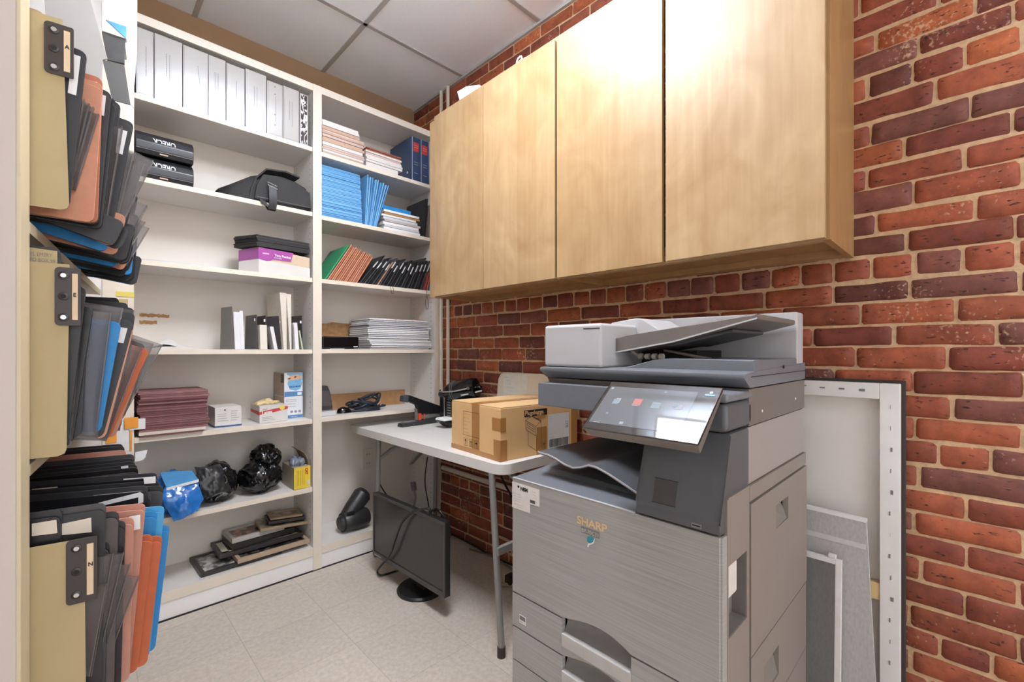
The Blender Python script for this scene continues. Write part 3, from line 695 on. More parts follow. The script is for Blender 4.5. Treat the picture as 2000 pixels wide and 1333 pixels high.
# front cover with arched lower edge
a = arch(.4835, .024)
poly = [(PL - .001, .8195), (PL - .001, .4835)] + a + [(PR_ + .016, .4835), (PR_ + .006, .4835), (PR_ + .006, .8195)]
fc = MB().prism([(PF, y, z) for y, z in poly], (.016, 0, 0), .0025).build('front_cover', GBR, pr)
MB().box(PF + .004, PF + .03, PR_ + .001, PR_ + .008, .06, .8195, .002).build('corner_post', GBR, pr)
MB().box(PF - .0005, PF + .012, PR_ + .2, PL - .001, .8195, .8225, .0008).build('cover_edge', GLITE, pr)
def drawer(zt, zb, rec=True, nm='paper_drawer'):
    if not rec:
        d = MB().box(PF, PF + .016, PR_ + .006, PL - .001, zb, zt, .002).build(nm, GBR, pr); return d
    lo = arch(zb, .022)
    zbar0, zbar1 = zt - .072, zt - .036
    # sheet with the grip recess cut out of its upper middle
    d = MB().prism([(PF, y, z) for y, z in [(PL - .001, zt), (PL - .001, zb)] + [(YA, zb)] + [(YA, zt)]], (.016, 0, 0), .0015)
    d.prism([(PF, y, z) for y, z in [(YBb, zt), (YBb, zb), (PR_ + .006, zb), (PR_ + .006, zt)]], (.016, 0, 0), .0015)
    d.prism([(PF, y, z) for y, z in [(YA, zbar0)] + lo + [(YBb, zbar0)]], (.016, 0, 0))
    d = d.build(nm, GBR, pr)
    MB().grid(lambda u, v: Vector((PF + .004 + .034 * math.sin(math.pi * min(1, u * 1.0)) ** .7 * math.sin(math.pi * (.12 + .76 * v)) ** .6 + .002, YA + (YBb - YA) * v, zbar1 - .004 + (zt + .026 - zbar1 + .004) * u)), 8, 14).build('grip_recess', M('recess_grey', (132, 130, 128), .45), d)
    MB().hexa([(PF - .002, YA, zbar0), (PF - .002, YBb, zbar0), (PF + .012, YBb, zbar0), (PF + .012, YA, zbar0)], [(PF - .004, YA, zbar1), (PF - .004, YBb, zbar1), (PF + .012, YBb, zbar1), (PF + .012, YA, zbar1)], .003).build('drawer_handle', M('handle_grey', (186, 184, 182), .38), d)
    return d
drawer(.480, .3835); drawer(.380, .284); drawer(.281, .16); drawer(.157, .045, False)
# side: front strip with latch pocket, big duplex door, lower side, upper flank
q0, q1 = onY(1423, 1108, PR_), onY(1459, 1207, PR_)
lx0, lx1, lz0, lz1 = q0.x, q1.x, q1.z, q0.z
sm = MB()
for b in ((.958, lx0, .05, .892), (lx1, 1.088, .05, .895), (lx0, lx1, .05, lz0), (lx0, lx1, lz1, .895)): sm.box(b[0], b[1], PR_, PR_ + .012, b[2], b[3])
ssp = sm.build('side_strip', GSIDE, pr)
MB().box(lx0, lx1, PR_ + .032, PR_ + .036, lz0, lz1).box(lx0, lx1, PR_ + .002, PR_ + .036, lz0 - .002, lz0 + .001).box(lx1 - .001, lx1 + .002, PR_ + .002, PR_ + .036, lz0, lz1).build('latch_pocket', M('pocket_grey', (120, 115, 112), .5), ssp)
MB().box(lx0 + .001, lx0 + (lx1 - lx0) * .58, PR_ + .004, PR_ + .03, lz1 - .075, lz1 - .003, .006).build('release_lever', M('lever_white', (216, 214, 210), .35), ssp)
sd = MB()
hx0, hx1 = onY(1514, 990, PR_).x, onY(1538, 990, PR_).x; hz0, hz1 = .805, .845
hz1 = onY(1530, 975, PR_).z; hz0 = hz1 - .06
for b in ((1.094, hx0, .505, .852), (hx1, PB - .002, .505, .852), (hx0, hx1, .505, hz0), (hx0, hx1, hz1, .852)): sd.box(b[0], b[1], PR_ - .002, PR_ + .012, b[2], b[3])
sdo = sd.build('side_door', GSIDE, pr)
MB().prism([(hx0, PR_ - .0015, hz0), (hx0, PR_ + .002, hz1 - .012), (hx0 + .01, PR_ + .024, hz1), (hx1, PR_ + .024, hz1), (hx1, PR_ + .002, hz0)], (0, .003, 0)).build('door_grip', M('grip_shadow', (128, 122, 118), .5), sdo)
MB().box(1.092, PB, PR_ + .0, PR_ + .012, .856, .892, .002).build('side_trim', GSIDE, pr)
MB().hexa([(1.10, PR_, .045), (PB, PR_, .045), (PB, PR_ + .012, .045), (1.10, PR_ + .012, .045)], [(1.10, PR_, .30), (PB, PR_, .30), (PB, PR_ + .012, .30), (1.10, PR_ + .012, .30)], .002).build('lower_side_panel', GSIDE, pr)
lw = MB(); gx0, gx1 = onY(1492, 1270, PR_).x, onY(1521, 1270, PR_).x
for b in ((1.10, gx0, .304, .498), (gx1, PB, .304, .498), (gx0, gx1, .304, .36), (gx0, gx1, .435, .498)): lw.box(b[0], b[1], PR_, PR_ + .012, b[2], b[3])
lwp = lw.build('lower_side_panel', GSIDE, pr)
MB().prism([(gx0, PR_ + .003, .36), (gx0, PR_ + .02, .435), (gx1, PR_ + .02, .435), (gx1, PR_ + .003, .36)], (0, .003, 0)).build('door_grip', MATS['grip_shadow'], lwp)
MB().hexa([(.965, PR_ + .006, .894), (PB, PR_ + .004, .894), (PB, PR_ + .05, .894), (.965, PR_ + .05, .894)], [(.992, PR_ + .008, 1.0235), (PB, PR_ + .008, 1.0235), (PB, PR_ + .05, 1.0235), (.992, PR_ + .05, 1.0235)], .002).build('upper_flank', M('flank_grey', (156, 149, 144), .42, .012, 20), pr)
# bed under the output tray
MB().hexa([(PF + .002, PL - .001, .79), (PF + .002, .545, .79), (1.50, .545, .79), (1.50, PL - .001, .79)], [(PF + .003, PL - .001, .823), (PF + .003, .545, .823), (1.50, .545, .835), (1.50, PL - .001, .85)], .004).build('output_bed', GBLUE, pr)
MB().hexa([(1.03, PL - .02, .822), (1.03, .56, .822), (1.40, .56, .83), (1.40, PL - .02, .84)], [(1.055, PL - .025, .84), (1.055, .57, .829), (1.40, .57, .85), (1.40, PL - .025, .866)], .004).build('bed_ridge', GBLUE, pr)
MB().box(1.40, PB, .36, PL - .002, .80, 1.03, .002).build('rear_wall', GDK, pr)
MB().box(1.10, PB, PR_ + .02, .545, .80, 1.03, .002).build('inner_column', GDK, pr)
# wavy paper tray
wy = [(.912, .896), (.906, .894), (.875, .893), (.844, .887), (.81, .876), (.779, .872), (.752, .879), (.727, .889), (.70, .888), (.661, .877), (.62, .862), (.578, .846), (.556, .836)]
MB().ribbon([(1.0, y, z) for y, z in wy], (.40, 0, 0), -.006).build('output_tray', GDK, pr)
MB().ribbon([(.998, y, z + .001) for y, z in wy], (.003, 0, 0), -.004).build('tray_edge', GLITE, pr)
# console column
col = [(PF - .002, .8232), (PF - .002, .842), (PF + .002, .848), (.985, 1.0245), (1.10, 1.0245), (1.10, .8232)]
cc = MB().prism([(x, PR_ + .004, z) for x, z in col], (0, .545 - PR_ - .004, 0), .005).build('console', GDK, pr)
sl_ = Vector((.985 - (PF + .002), 0, 1.0245 - .848)).normalized(); so = Vector((PF + .002, 0, .848)); nn = Vector((-sl_.z, 0, sl_.x))
def onC(y, s, o=.0): return Vector((so.x, y, so.z)) + sl_ * s + nn * o
MB().prism([onC(.505, .01, .0004), onC(.452, .01, .0004), onC(.452, .063, .0004), onC(.505, .063, .0004)], nn * .0008).build('card_reader', M('reader_panel', (70, 66, 68), .3), cc)
for b in ((.506, .451, .009, .0102), (.506, .451, .0628, .064)):
    sk = MB(); sk.prism([onC(b[0], b[2], .0006), onC(b[1], b[2], .0006), onC(b[1], b[3], .0006), onC(b[0], b[3], .0006)], nn * .0008)
    sk.build('reader_outline', GAP, cc)
u0 = onX(1352, 1022, PF - .0026); u1 = onX(1368, 1033, PF - .0026)
MB().box(PF - .0032, PF - .0018, u1.y - .002, u0.y + .002, u1.z - .001, u0.z + .001, .0006).build('usb_port', STEEL, cc)
MB().box(PF - .0036, PF - .003, u1.y, u0.y, u1.z + .002, u0.z - .002).build('usb_slot', GAP, cc)
# upper housing and scanner
MB().box(1.05, 1.12, .545, PL + .002, 1.0265, 1.099, .004).build('front_band', GBLUE, pr)
MB().box(1.10, PB, PR_ + .004, PL, 1.0265, 1.1115, .002).build('upper_housing', GUP, pr)
MB().box(.968, 1.12, PR_ + .004, .47, 1.0265, 1.088, .012, seg=3).build('console_shoulder', GDK, pr)
MB().box(.968, 1.12, PR_ + .003, .44, 1.0895, 1.1085, .008, seg=3).build('shoulder_cap', GBLUE, pr)
for px, py in ((1489, 803), (1554, 779)):
    q = onY(px, py, PR_ + .0035); MB().box(q.x - .003, q.x + .003, PR_ + .003, PR_ + .005, q.z - .003, q.z + .003).build('screw_cover', PAPER, pr)
scp = [(1.061, 1.1475), (1.061, 1.136), (1.098, 1.114), (PB - .01, 1.114), (PB - .01, 1.165), (1.10, 1.150)]
MB().prism([(x, PR_, z) for x, z in scp], (0, PL + .004 - PR_, 0), .003).build('scanner_bed', GBLUE, pr)
MB().box(1.10, PB - .01, PR_ - .001, PR_ + .01, 1.139, 1.1405).build('bed_seam', GAP, pr)
MB().prism([(1.13, y, z) for y, z in [(PR_ + .002, 1.148), (PR_ + .002, 1.178), (.57, 1.178), (.60, 1.175), (.70, 1.15)]], (.36, 0, 0), .003).build('delivery_plate', GBLUE, pr)
MB().disc(onY(1530, 717, PR_ - .0012), .0045, (0, -1, 0), 12, .002).build('key_hole', GAP, pr)
# document feeder
MB().box(1.075, 1.49, .7376, PL - .002, 1.1495, 1.279, .01, seg=3).build('feeder_cover', GLITE, pr)
MB().box(1.0745, 1.0755, .742, .80, 1.2625, 1.2655).build('feeder_seam', GAP, pr)
f0 = [onX(px, py, 1.27) for px, py in ((1193, 631), (1240, 622), (1252, 622.5), (1290, 646), (1296, 668), (1193, 690))]
MB().prism(f0, (.2, 0, 0), .004).build('feeder_guide', GLITE, pr)
MB().prism([(1.15, .752, 1.191), (1.15, .752, 1.234), (1.15, .70, 1.243), (1.15, .352, 1.288), (1.15, .352, 1.274), (1.15, .56, 1.222)], (.33, 0, 0), .004).build('feeder_tray', GUP, pr)
MB().prism([(1.148, .753, 1.194), (1.148, .753, 1.190), (1.148, .56, 1.2215), (1.148, .352, 1.2745), (1.148, .352, 1.278), (1.148, .56, 1.2255)], (.004, 0, 0)).build('tray_highlight', GLITE, pr)
MB().prism([(1.19, .58, 1.211), (1.19, .42, 1.246), (1.19, .42, 1.255), (1.19, .62, 1.215)], (.24, 0, 0), .003).build('tray_underside', DGREY, pr)
MB().box(1.49, 1.553, PR_, PL - .004, 1.160, 1.312, .006).build('feeder_rear_panel', GLITE, pr)
MB().box(1.30, 1.485, .56, .737, 1.155, 1.20).build('feeder_throat', GAP, pr)
rl = MB()
for i in range(4): rl.tube([(1.22, .70 - i * .022, 1.182), (1.22, .688 - i * .022, 1.182)], .009, 12)
rl.build('feed_roller', M('roller_white', (205, 198, 190), .5), pr)
MB().tube([(1.2, .715, 1.2), (1.215, .70, 1.182)], .004, 8).build('roller_arm', M('arm_beige', (176, 160, 150), .5), pr)
MB().tube([(1.3, .66, 1.2), (1.25, .50, 1.176)], .004, 8).build('feeder_strut', MATS['arm_beige'], pr)
# tilted touch panel
TL, TR = Vector((.97, .634, 1.1225)), Vector((.97, .361, 1.1225)); BL, BR = Vector((.845, .634, 1.021)), Vector((.845, .361, 1.021))
dn = Vector((.628, 0, -.778))                   # into the panel
dp = MB().hexa([TL + dn * .024 + Vector((-.004, -.006, 0)), TR + dn * .024 + Vector((-.004, .006, 0)), BR + dn * .03 + Vector((.006, .006, 0)), BL + dn * .03 + Vector((.006, -.006, 0))], [TL + dn * .003, TR + dn * .003, BR + dn * .003, BL + dn * .003], .004).build('touch_panel', GUP, pr)
MB().hexa([TL + dn * .0035, TR + dn * .0035, BR + dn * .0035, BL + dn * .0035], [TL, TR, BR, BL], .003).build('panel_glass', M('panel_glass', (58, 53, 50), .045, .03, 30, spec=.7), dp)
def UV(u, v, o=0): return TL + (TR - TL) * u + (BL - TL) * v - dn * o
SCRN = emit_mat('lcd_screen', (150, 152, 160), .2)
SCRN.node_tree.nodes['Principled BSDF'].inputs['Base Color'].default_value = (.03, .03, .03, 1)
SCRN.node_tree.nodes['Principled BSDF'].inputs['Roughness'].default_value = .045
scn = MB().prism([UV(.035, .12, .0003), UV(.83, .12, .0003), UV(.83, .875, .0003), UV(.035, .875, .0003)], -dn * .0003).build('screen', SCRN, dp)
ICW = emit_mat('icon_white', (215, 225, 238), .16, .04); ICR = emit_mat('icon_red', (205, 84, 80), .3, .04); ICT = emit_mat('icon_teal', (150, 184, 204), .17, .04)
def icon(u, v, w, h, m, nm='icon'): MB().prism([UV(u, v, .0008), UV(u + w, v, .0008), UV(u + w, v + h, .0008), UV(u, v + h, .0008)], -dn * .0002).build(nm, m, scn)
for i, m in enumerate((ICT, ICR, ICW, ICW)):
    u = .165 + i * .172
    if i == 0: icon(u - .02, .38, .055, .1, ICT); icon(u, .36, .045, .1, ICW)
    elif i == 1: icon(u, .34, .075, .13, ICR); icon(u + .006, .45, .05, .03, ICW)
    elif i == 2: icon(u, .38, .075, .11, MATS['icon_teal']); icon(u + .004, .375, .066, .03, ICW)
    else: icon(u, .36, .05, .07, ICT); icon(u + .035, .39, .05, .08, ICW)
icon(.05, .14, .025, .035, ICW); icon(.56, .155, .02, .02, ICW); icon(.32, .80, .035, .045, ICW); icon(.08, .86, .06, .012, ICW); icon(.15, .66, .02, .03, ICT)
MB().prism([UV(.89, .15, .0006), UV(.965, .15, .0006), UV(.965, .175, .0006), UV(.89, .175, .0006)], -dn * .0003).build('status_light', emit_mat('led_blue', (120, 180, 255), .4, .1), dp)
MB().disc(UV(.93, .115, .0005), .0035, -dn, 12, .0005).build('power_lamp', emit_mat('led_white', (225, 235, 255), .3, .1), dp)
MB().box(.90, .99, .43, .57, .99, 1.03, .01).build('panel_bracket', GDK, pr)
# lettering, stickers
GOLD = M('gold_letter', (222, 190, 140), .35, .03)
def F(px, py): return onX(px, py, PF - .0002)
p = F(1127, 1021.5); q = F(1181, 1037.5)
text('SHARP', Vector((PF, p.y, p.z)), (0, -1, 0), (0, 0, 1), .0275, GOLD, pr, sx=1.12, th=.0008, bold=.0007)
p = F(1136, 1034); MB().box(PF - .0008, PF + .001, F(1171, 1040).y, p.y + .001, p.z - .0085, p.z + .008).build('model_plate', M('plate_grey', (124, 122, 119), .35), pr)
text('BP-70C31', Vector((PF - .0008, p.y, p.z - .0055)), (0, -1, 0), (0, 0, 1), .0132, M('silver_letter', (200, 198, 194), .35), pr, th=.0005)
c0 = F(1153, 1057)
def lg_(pts, m, nm): MB().prism([(PF - .0012, c0.y - a, c0.z + b) for a, b in pts], (.0014, 0, 0)).build(nm, m, pr)
lg_([(-.010, .004), (-.006, .010), (.004, .012), (.013, .010), (.012, .003), (.006, -.004), (-.004, -.007), (-.009, -.004)], M('logo_teal', (52, 140, 160), .4), 'teal_emblem')
MB().prism([(PF - .0016, c0.y - a, c0.z + b) for a, b in [(.013, .010), (.0145, .009), (.011, -.003), (.003, -.008), (-.002, -.011), (-.005, -.018), (-.009, -.017), (-.006, -.008), (.003, -.005), (.009, .0)]], (.0004, 0, 0)).build('emblem_swoosh', PAPER, pr)
s0_, s1_ = F(1001, 941), F(1053, 960)
stk = MB().prism([(PF - .0006, F(px, py).y, F(px, py).z) for px, py in ((1000.5, 941), (1000.5, 991), (1035, 1003), (1035, 985), (1053.5, 990.5), (1053.5, 957))], (.0006, 0, 0)).build('service_sticker', M('sticker_white', (226, 220, 217), .5), pr)
text('NBM', Vector((PF - .0007, F(1017, 953).y, F(1017, 958).z)), (0, -1, 0), (0, 0, 1), .0145, INK, stk, sx=.95, th=.0004, bold=.0008)
MB().disc((PF - .0008, F(1013, 952).y, F(1013, 951).z), .004, (-1, 0, 0), 10, .0004).build('sticker_mark', INK, stk)
for s, px, py, z in (('Nashua Business', 1003, 964, .0062), ('SERVICE & SUPPLIES', 1003, 968.5, .0055), ('PLEASE CALL 800 24 7', 1003, 973.5, .0055), ('OR VISIT US ONLINE', 1003, 977.5, .0055), ('CALL FOR SERVICE', 1005, 985, .0068), ('OR SUPPLIES', 1011, 991, .0068), ('SN 0243', 1040, 962, .006), ('BPOD 12', 1040, 967.5, .006), ('ID 2471', 1041, 973, .006)):
    q = F(px, py); text(gk(s), Vector((PF - .0007, q.y, q.z)), (0, -1, 0), (0, 0, 1), z, INK, stk, th=.0004)
b_ = MB(); yy = F(1035, 975).y; zz = F(1035, 976).z
for i in range(9): b_.box(PF - .0013, PF - .001, yy - .003 - i * .0022, yy - .0018 - i * .0022, zz - .009, zz)
b_.build('barcode', INK, stk)
q0, q1 = F(1014.5, 1200), F(1027, 1225)
es = MB().box(PF - .0006, PF + .0005, q1.y, q0.y, q1.z + .002, q0.z).build('energy_sticker', PAPER, pr)
MB().box(PF - .0011, PF - .0007, q1.y + .0015, q0.y - .0015, q1.z + .012, q0.z - .002).build('sticker_mark', GINK, es)
text('ENERGY', Vector((PF - .0008, q0.y - .001, q1.z + .005)), (0, -1, 0), (0, 0, 1), .0045, INK, es, th=.0004)

# ================================================================== boards leaning behind the copier
cv = thing('stretched_canvas', 'back of a large white stretched canvas leaning on the brick wall behind the copier', 'canvas', (1.71, .5, 0))
y0_, y1_, zc = .142, .93, 1.103
MB().box(1.722, 1.726, y0_ + .004, y1_, .012, zc - .006).build('canvas_sheet', M('canvas_back', (230, 225, 219), .8, .02, 8, .2, bscale=300), cv)
CW_ = M('canvas_white', (224, 222, 219), .65, .03, 22)
for b in ((y0_, y0_ + .046, .0, zc), (y1_ - .046, y1_, .0, zc), (y0_ + .046, y1_ - .046, zc - .046, zc), (y0_ + .046, y1_ - .046, 0, .046)):
    MB().box(1.694, 1.722, b[0], b[1], b[2], b[3], .002).jitter(.0012, 12, 3).build('stretcher_bar', CW_, cv)
MB().box(1.698, 1.722, y0_ + .046, y1_ - .046, .462, .512, .002).build('cross_brace', M('raw_pine', (226, 196, 146), .6, .06, 20), cv)
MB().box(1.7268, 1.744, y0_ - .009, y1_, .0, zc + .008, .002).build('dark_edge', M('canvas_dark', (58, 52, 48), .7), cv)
stp = MB(); rr = random.Random(5)
for i in range(16):
    z = .1 + i * .062; stp.box(1.6932, 1.6945, y0_ + .02 + rr.uniform(-.006, .006), y0_ + .0215, z, z + .012)
for i in range(9):
    y = y0_ + .08 + i * .05; stp.box(1.6932, 1.6945, y, y + .014, zc - .02 + rr.uniform(-.006, .006), zc - .0185)
stp.build('staple', M('staple_grey', (120, 118, 116), .4), cv)
fb = thing('fabric_board', 'grey cloth covered board leaning against the white canvas beside the copier', 'board', (1.63, .45, 0))
def gm(name, rgb):
    m = M(name, rgb, .85, .1, 160, .5, bscale=420, stretch=(1, 1, .5)); return m
tb0, bb0 = onX(1692, 1018, 1.664), Vector((1.628, .175, 0))
MB().hexa([(1.628, .178, .002), (1.628, .8, .002), (1.640, .8, .002), (1.640, .178, .002)], [(1.664, tb0.y, .700), (1.664, .8, .715), (1.676, .8, .715), (1.676, tb0.y, .700)], .001).build('panel', gm('grey_cloth', (178, 176, 174)), fb)
MB().hexa([(1.6627, tb0.y, .693), (1.6627, .8, .708), (1.677, .8, .708), (1.677, tb0.y, .693)], [(1.6632, tb0.y - .001, .704), (1.6632, .8, .718), (1.677, .8, .718), (1.677, tb0.y - .001, .704)]).build('white_edge', PAPER, fb)
MB().hexa([(1.6585, tb0.y, .615), (1.6585, .8, .625), (1.662, .8, .625), (1.662, tb0.y, .615)], [(1.6592, tb0.y, .63), (1.6592, .8, .64), (1.662, .8, .64), (1.662, tb0.y, .63)]).build('pale_band', M('pale_band', (200, 198, 196), .8), fb)
ws = thing('window_screen', 'small white framed insect screen leaning in front of the grey cloth board', 'screen', (1.61, .45, 0))
sy, sz = .268, .575
def slx(z): return 1.598 + .03 * z / sz
def bar(y0, y1, z0, z1): return MB().hexa([(slx(z0), y0, z0), (slx(z0), y1, z0), (slx(z0) + .012, y1, z0), (slx(z0) + .012, y0, z0)], [(slx(z1), y0, z1), (slx(z1), y1, z1), (slx(z1) + .012, y1, z1), (slx(z1) + .012, y0, z1)], .0015)
FRW = M('screen_frame_white', (226, 224, 222), .4)
for b in ((sy, sy + .016, .002, sz), (.74, .756, .002, sz), (sy + .016, .74, sz - .016, sz), (sy + .016, .74, .002, .018)): bar(*b).build('frame_bar', FRW, ws)
msh = clear_mat('screen_mesh', (120, 120, 122), .42, .6)
MB().quad((slx(.018) + .006, sy + .016, .018), (slx(.018) + .006, .74, .018), (slx(sz - .016) + .006, .74, sz - .016), (slx(sz - .016) + .006, sy + .016, sz - .016)).build('mesh', msh, ws)
MB().box(slx(sz) - .001, slx(sz) + .012, sy + .014, sy + .034, sz, sz + .012, .002).build('corner_tab', FRW, ws)

# ================================================================== monitor, cables and things under the table
mo = thing('computer_monitor', 'black flat computer monitor on a round foot standing on the floor under the table', 'monitor', (1.24, 1.95, 0))
mA, mB = Vector((1.1516, 2.2575, 0)), Vector((1.1737, 1.632, 0)); md = (mB - mA).normalized(); mn = Vector((-md.y, md.x, 0)); mn = -mn if mn.x > 0 else mn
def MO(a, d, z): return mA + md * a - mn * d + Vector((0, 0, z))     # d = depth behind the front face
mw_, z0m, z1m = (mB - mA).length, .096, .433
def mbox(a0, a1, d0, d1, z0, z1, bev=0): return MB().hexa([MO(a0, d0, z0), MO(a1, d0, z0), MO(a1, d1, z0), MO(a0, d1, z0)], [MO(a0, d0, z1), MO(a1, d0, z1), MO(a1, d1, z1), MO(a0, d1, z1)], bev)
mbox(0, mw_, .004, .035, z0m, z1m, .004).build('housing', BLACK, mo)
mbox(.06, mw_ - .06, .035, .06, z0m + .05, z1m - .05, .012).build('rear_housing', BLACK, mo)
BZ = M('bezel_grey', (70, 68, 68), .4, .04)
for b in ((0, mw_, z0m, z0m + .024), (0, mw_, z1m - .014, z1m), (0, .012, z0m + .024, z1m - .014), (mw_ - .012, mw_, z0m + .024, z1m - .014)): mbox(b[0], b[1], 0, .006, b[2], b[3], .001).build('bezel', BZ, mo)
mbox(.012, mw_ - .012, .0035, .0045, z0m + .024, z1m - .014).build('screen', M('dead_screen', (58, 57, 59), .22, .03, 4), mo)
for b in ((.012, mw_ - .012, z0m + .024, z0m + .0285), (.012, .0165, z0m + .024, z1m - .014)): mbox(b[0], b[1], .003, .0046, b[2], b[3]).build('screen_shadow_gap', GAP, mo)
mbox(.02, .09, -.0006, .0, z0m + .008, z0m + .013).build('brand_strip', M('bezel_letter', (170, 168, 166), .4), mo)
mbox(mw_ * .45, mw_ * .61, .06, .095, .02, .3, .006).build('stand_neck', BLACK, mo)
cD = MO(mw_ * .53, .082, 0)
MB().lathe(Vector((cD.x, cD.y, .0)), (0, 0, 1), [(0, .118), (.008, .12), (.016, .112), (.02, .04)], 40).build('stand_foot', BLACK, mo)
def cable(pts, r, m, label, name='cable', n=8, group=None):
    # smooth the control points
    P = [Vector(p) for p in pts]; out = []
    for i in range(len(P) - 1):
        p0, p1, p2, p3 = P[max(i - 1, 0)], P[i], P[i + 1], P[min(i + 2, len(P) - 1)]
        for k in range(6):
            t = k / 6; out.append(.5 * ((2 * p1) + (p2 - p0) * t + (2 * p0 - 5 * p1 + 4 * p2 - p3) * t * t + (3 * p1 - p0 - 3 * p2 + p3) * t ** 3))
    out.append(P[-1])
    o = MB().tube(out, r, n).build(name, m, None, P[0])
    return tag(o, label, 'cable', group)
CBL = M('cable_black', (24, 23, 24), .45)
fxm = lambda px, py, d=-.012: (lambda v: v)(onX(px, py, 1.150 + d * -1 if False else 1.145))
k = [onX(px, py, 1.140) for px, py in ((838, 994), (808, 1000), (785, 1022), (772, 1055), (762, 1083), (742, 1108))]
k = [onX(838, 990, 1.17)] + k + [onZ(737, 1117, .012), onZ(745, 1124, .012), onZ(775, 1116, .012), onX(790, 1112, 1.2)]
k[0].z = .45
cable([(1.26, 1.74, .40), (1.22, 1.76, .452)] + [tuple(p) for p in k], .0055, CBL, 'thick black monitor cable looped over the front of the monitor screen')
q = onX(833, 990, 1.22)
cable([(1.25, 1.69, .34), (1.235, 1.69, .40), (1.215, 1.71, .445), (1.215, 1.74, .455), (1.23, 1.79, .43)], .0055, CBL, 'short black cable arching over the top edge of the monitor')
k = [onX(px, py, 1.60) for px, py in ((835, 893), (830, 935), (833, 965), (842, 1005), (858, 1030))]
cable(k, .004, CBL, 'thin black cable hanging from the table behind the monitor')
k = [onX(px, py, 1.42) for px, py in ((735, 930), (745, 952), (758, 972), (764, 985))]
cable(k, .004, CBL, 'thin black cable running down from the outlet beside the rear table leg')
cc_ = thing('video_cable', 'grey video cable standing up behind the monitor with a flat silver plug', 'cable', tuple(onX(808, 990, 1.5)))
k = [onX(px, py, 1.50) for px, py in ((800, 1000), (809, 988), (812, 972), (809, 958))]
MB().tube(k, .007, 8).build('cord', M('cord_grey', (138, 134, 132), .4), cc_)
p = onX(809, 958, 1.5); MB().box(1.49, 1.51, p.y - .018, p.y + .02, p.z - .004, p.z + .05, .004, Matrix.Translation(p) @ Matrix.Rotation(R(-14), 4, 'X') @ Matrix.Translation(-p)).build('plug', M('plug_grey', (112, 108, 108), .35), cc_)
# cables along the foot of the brick wall
k = [(XW - .035, y, .012 + .006 * math.sin(y * 9)) for y in (2.44, 2.3, 2.15, 2.0, 1.85, 1.7, 1.5, 1.3)]
cable(k, .005, CBL, 'black cable lying along the foot of the brick wall', group='cables along the brick wall')
k = [(XW - .06 + .02 * math.sin(y * 14), y, .01) for y in (2.1, 1.95, 1.8, 1.65, 1.5, 1.35, 1.2)]
cable(k, .005, M('cable_grey', (110, 98, 88), .5), 'grey cable wandering on the floor beside the brick wall')
pc = thing('power_cord', 'beige power cord with a black plug lying beside the copier on the floor', 'cord', (1.2, 1.1, 0))
k = [onZ(px, py, .012) for px, py in ((970, 1135), (982, 1143), (1000, 1142), (1012, 1136))]
MB().tube(k, .01, 8).build('cord', M('cord_beige', (168, 148, 126), .5), pc)
p = onZ(996, 1137, .02); MB().box(p.x - .02, p.x + .03, p.y - .02, p.y + .02, .012, .055, .005).build('plug', BLACK, pc)
# horizontal pipe on the bricks below the table
q0, q1 = onX(872, 918, XW - .04), onX(998, 955, XW - .04)
zz = (q0.z + q1.z) / 2
tag(MB().tube([(XW - .036, 2.43, zz), (XW - .036, .4, zz)], .015, 12).build('wall_pipe', CREAM, None, (XW - .036, 2.43, zz)), 'cream horizontal pipe along the brick wall under the folding table', 'pipe')
k = [onX(px, py, 1.70) for px, py in ((978, 930), (988, 950), (1000, 972))]
cable(k, .006, CBL, 'black cable dropping from behind the table beside the copier')
# wall outlet on the bookcase back
ol = thing('wall_outlet', 'white wall outlet in the back of the right bookcase bay under the table', 'outlet', tuple(onY(718, 896, YK - .01)))
q0, q1 = onY(709, 878, YK - .007), onY(727, 914, YK - .007)
MB().box(q0.x, q1.x, YK - .014, YK - .0065, q1.z, q0.z, .002).build('cover_plate', M('outlet_cream', (222, 212, 198), .4), ol)
om = MB(); cx_, cz_ = (q0.x + q1.x) / 2, (q0.z + q1.z) / 2
for dz in (-.03, .03):
    for dx in (-.008, .008): om.box(cx_ + dx - .0015, cx_ + dx + .0015, YK - .0146, YK - .0138, cz_ + dz - .005, cz_ + dz + .005)
om.build('socket_slot', GAP, ol)
# jackboot shaped handset in the foot of the right bay: a black foam boot
bt = thing('walking_boot', 'black foam walking boot lying in the foot of the right bookcase bay', 'boot', tuple(onZ(690, 1040, .128)))
BF = M('boot_black', (44, 43, 44), .38, .05, 30)
tA, tB = onY(664, 1018, 2.57), onY(722, 1022, 2.57)
zf = .128 + .062
MB().tube([(tA.x - .005, 2.575, zf - .0), (tA.x + .02, 2.575, zf), (tA.x + .07, 2.575, zf - .002), (tA.x + .13, 2.58, zf), (tA.x + .17, 2.585, zf)], [.035, .052, .056, .061, .05], 20).build('foot_shell', BF, bt)
MB().tube([(tA.x + .012, 2.575, zf), (tA.x + .022, 2.575, zf)], [.0535, .0535], 20).build('toe_seam', GAP, bt)
MB().tube([(tA.x + .05, 2.59, zf + .02), (tA.x + .09, 2.60, zf + .06), (tA.x + .16, 2.62, zf + .12), (tA.x + .175, 2.625, zf + .13)], [.045, .05, .056, .045], 18).build('leg_shell', BF, bt)
p = onY(687, 1004, 2.53); MB().box(p.x - .022, p.x + .022, 2.535, 2.55, p.z - .005, p.z + .008, .003).build('strap_buckle', BLACK, bt)
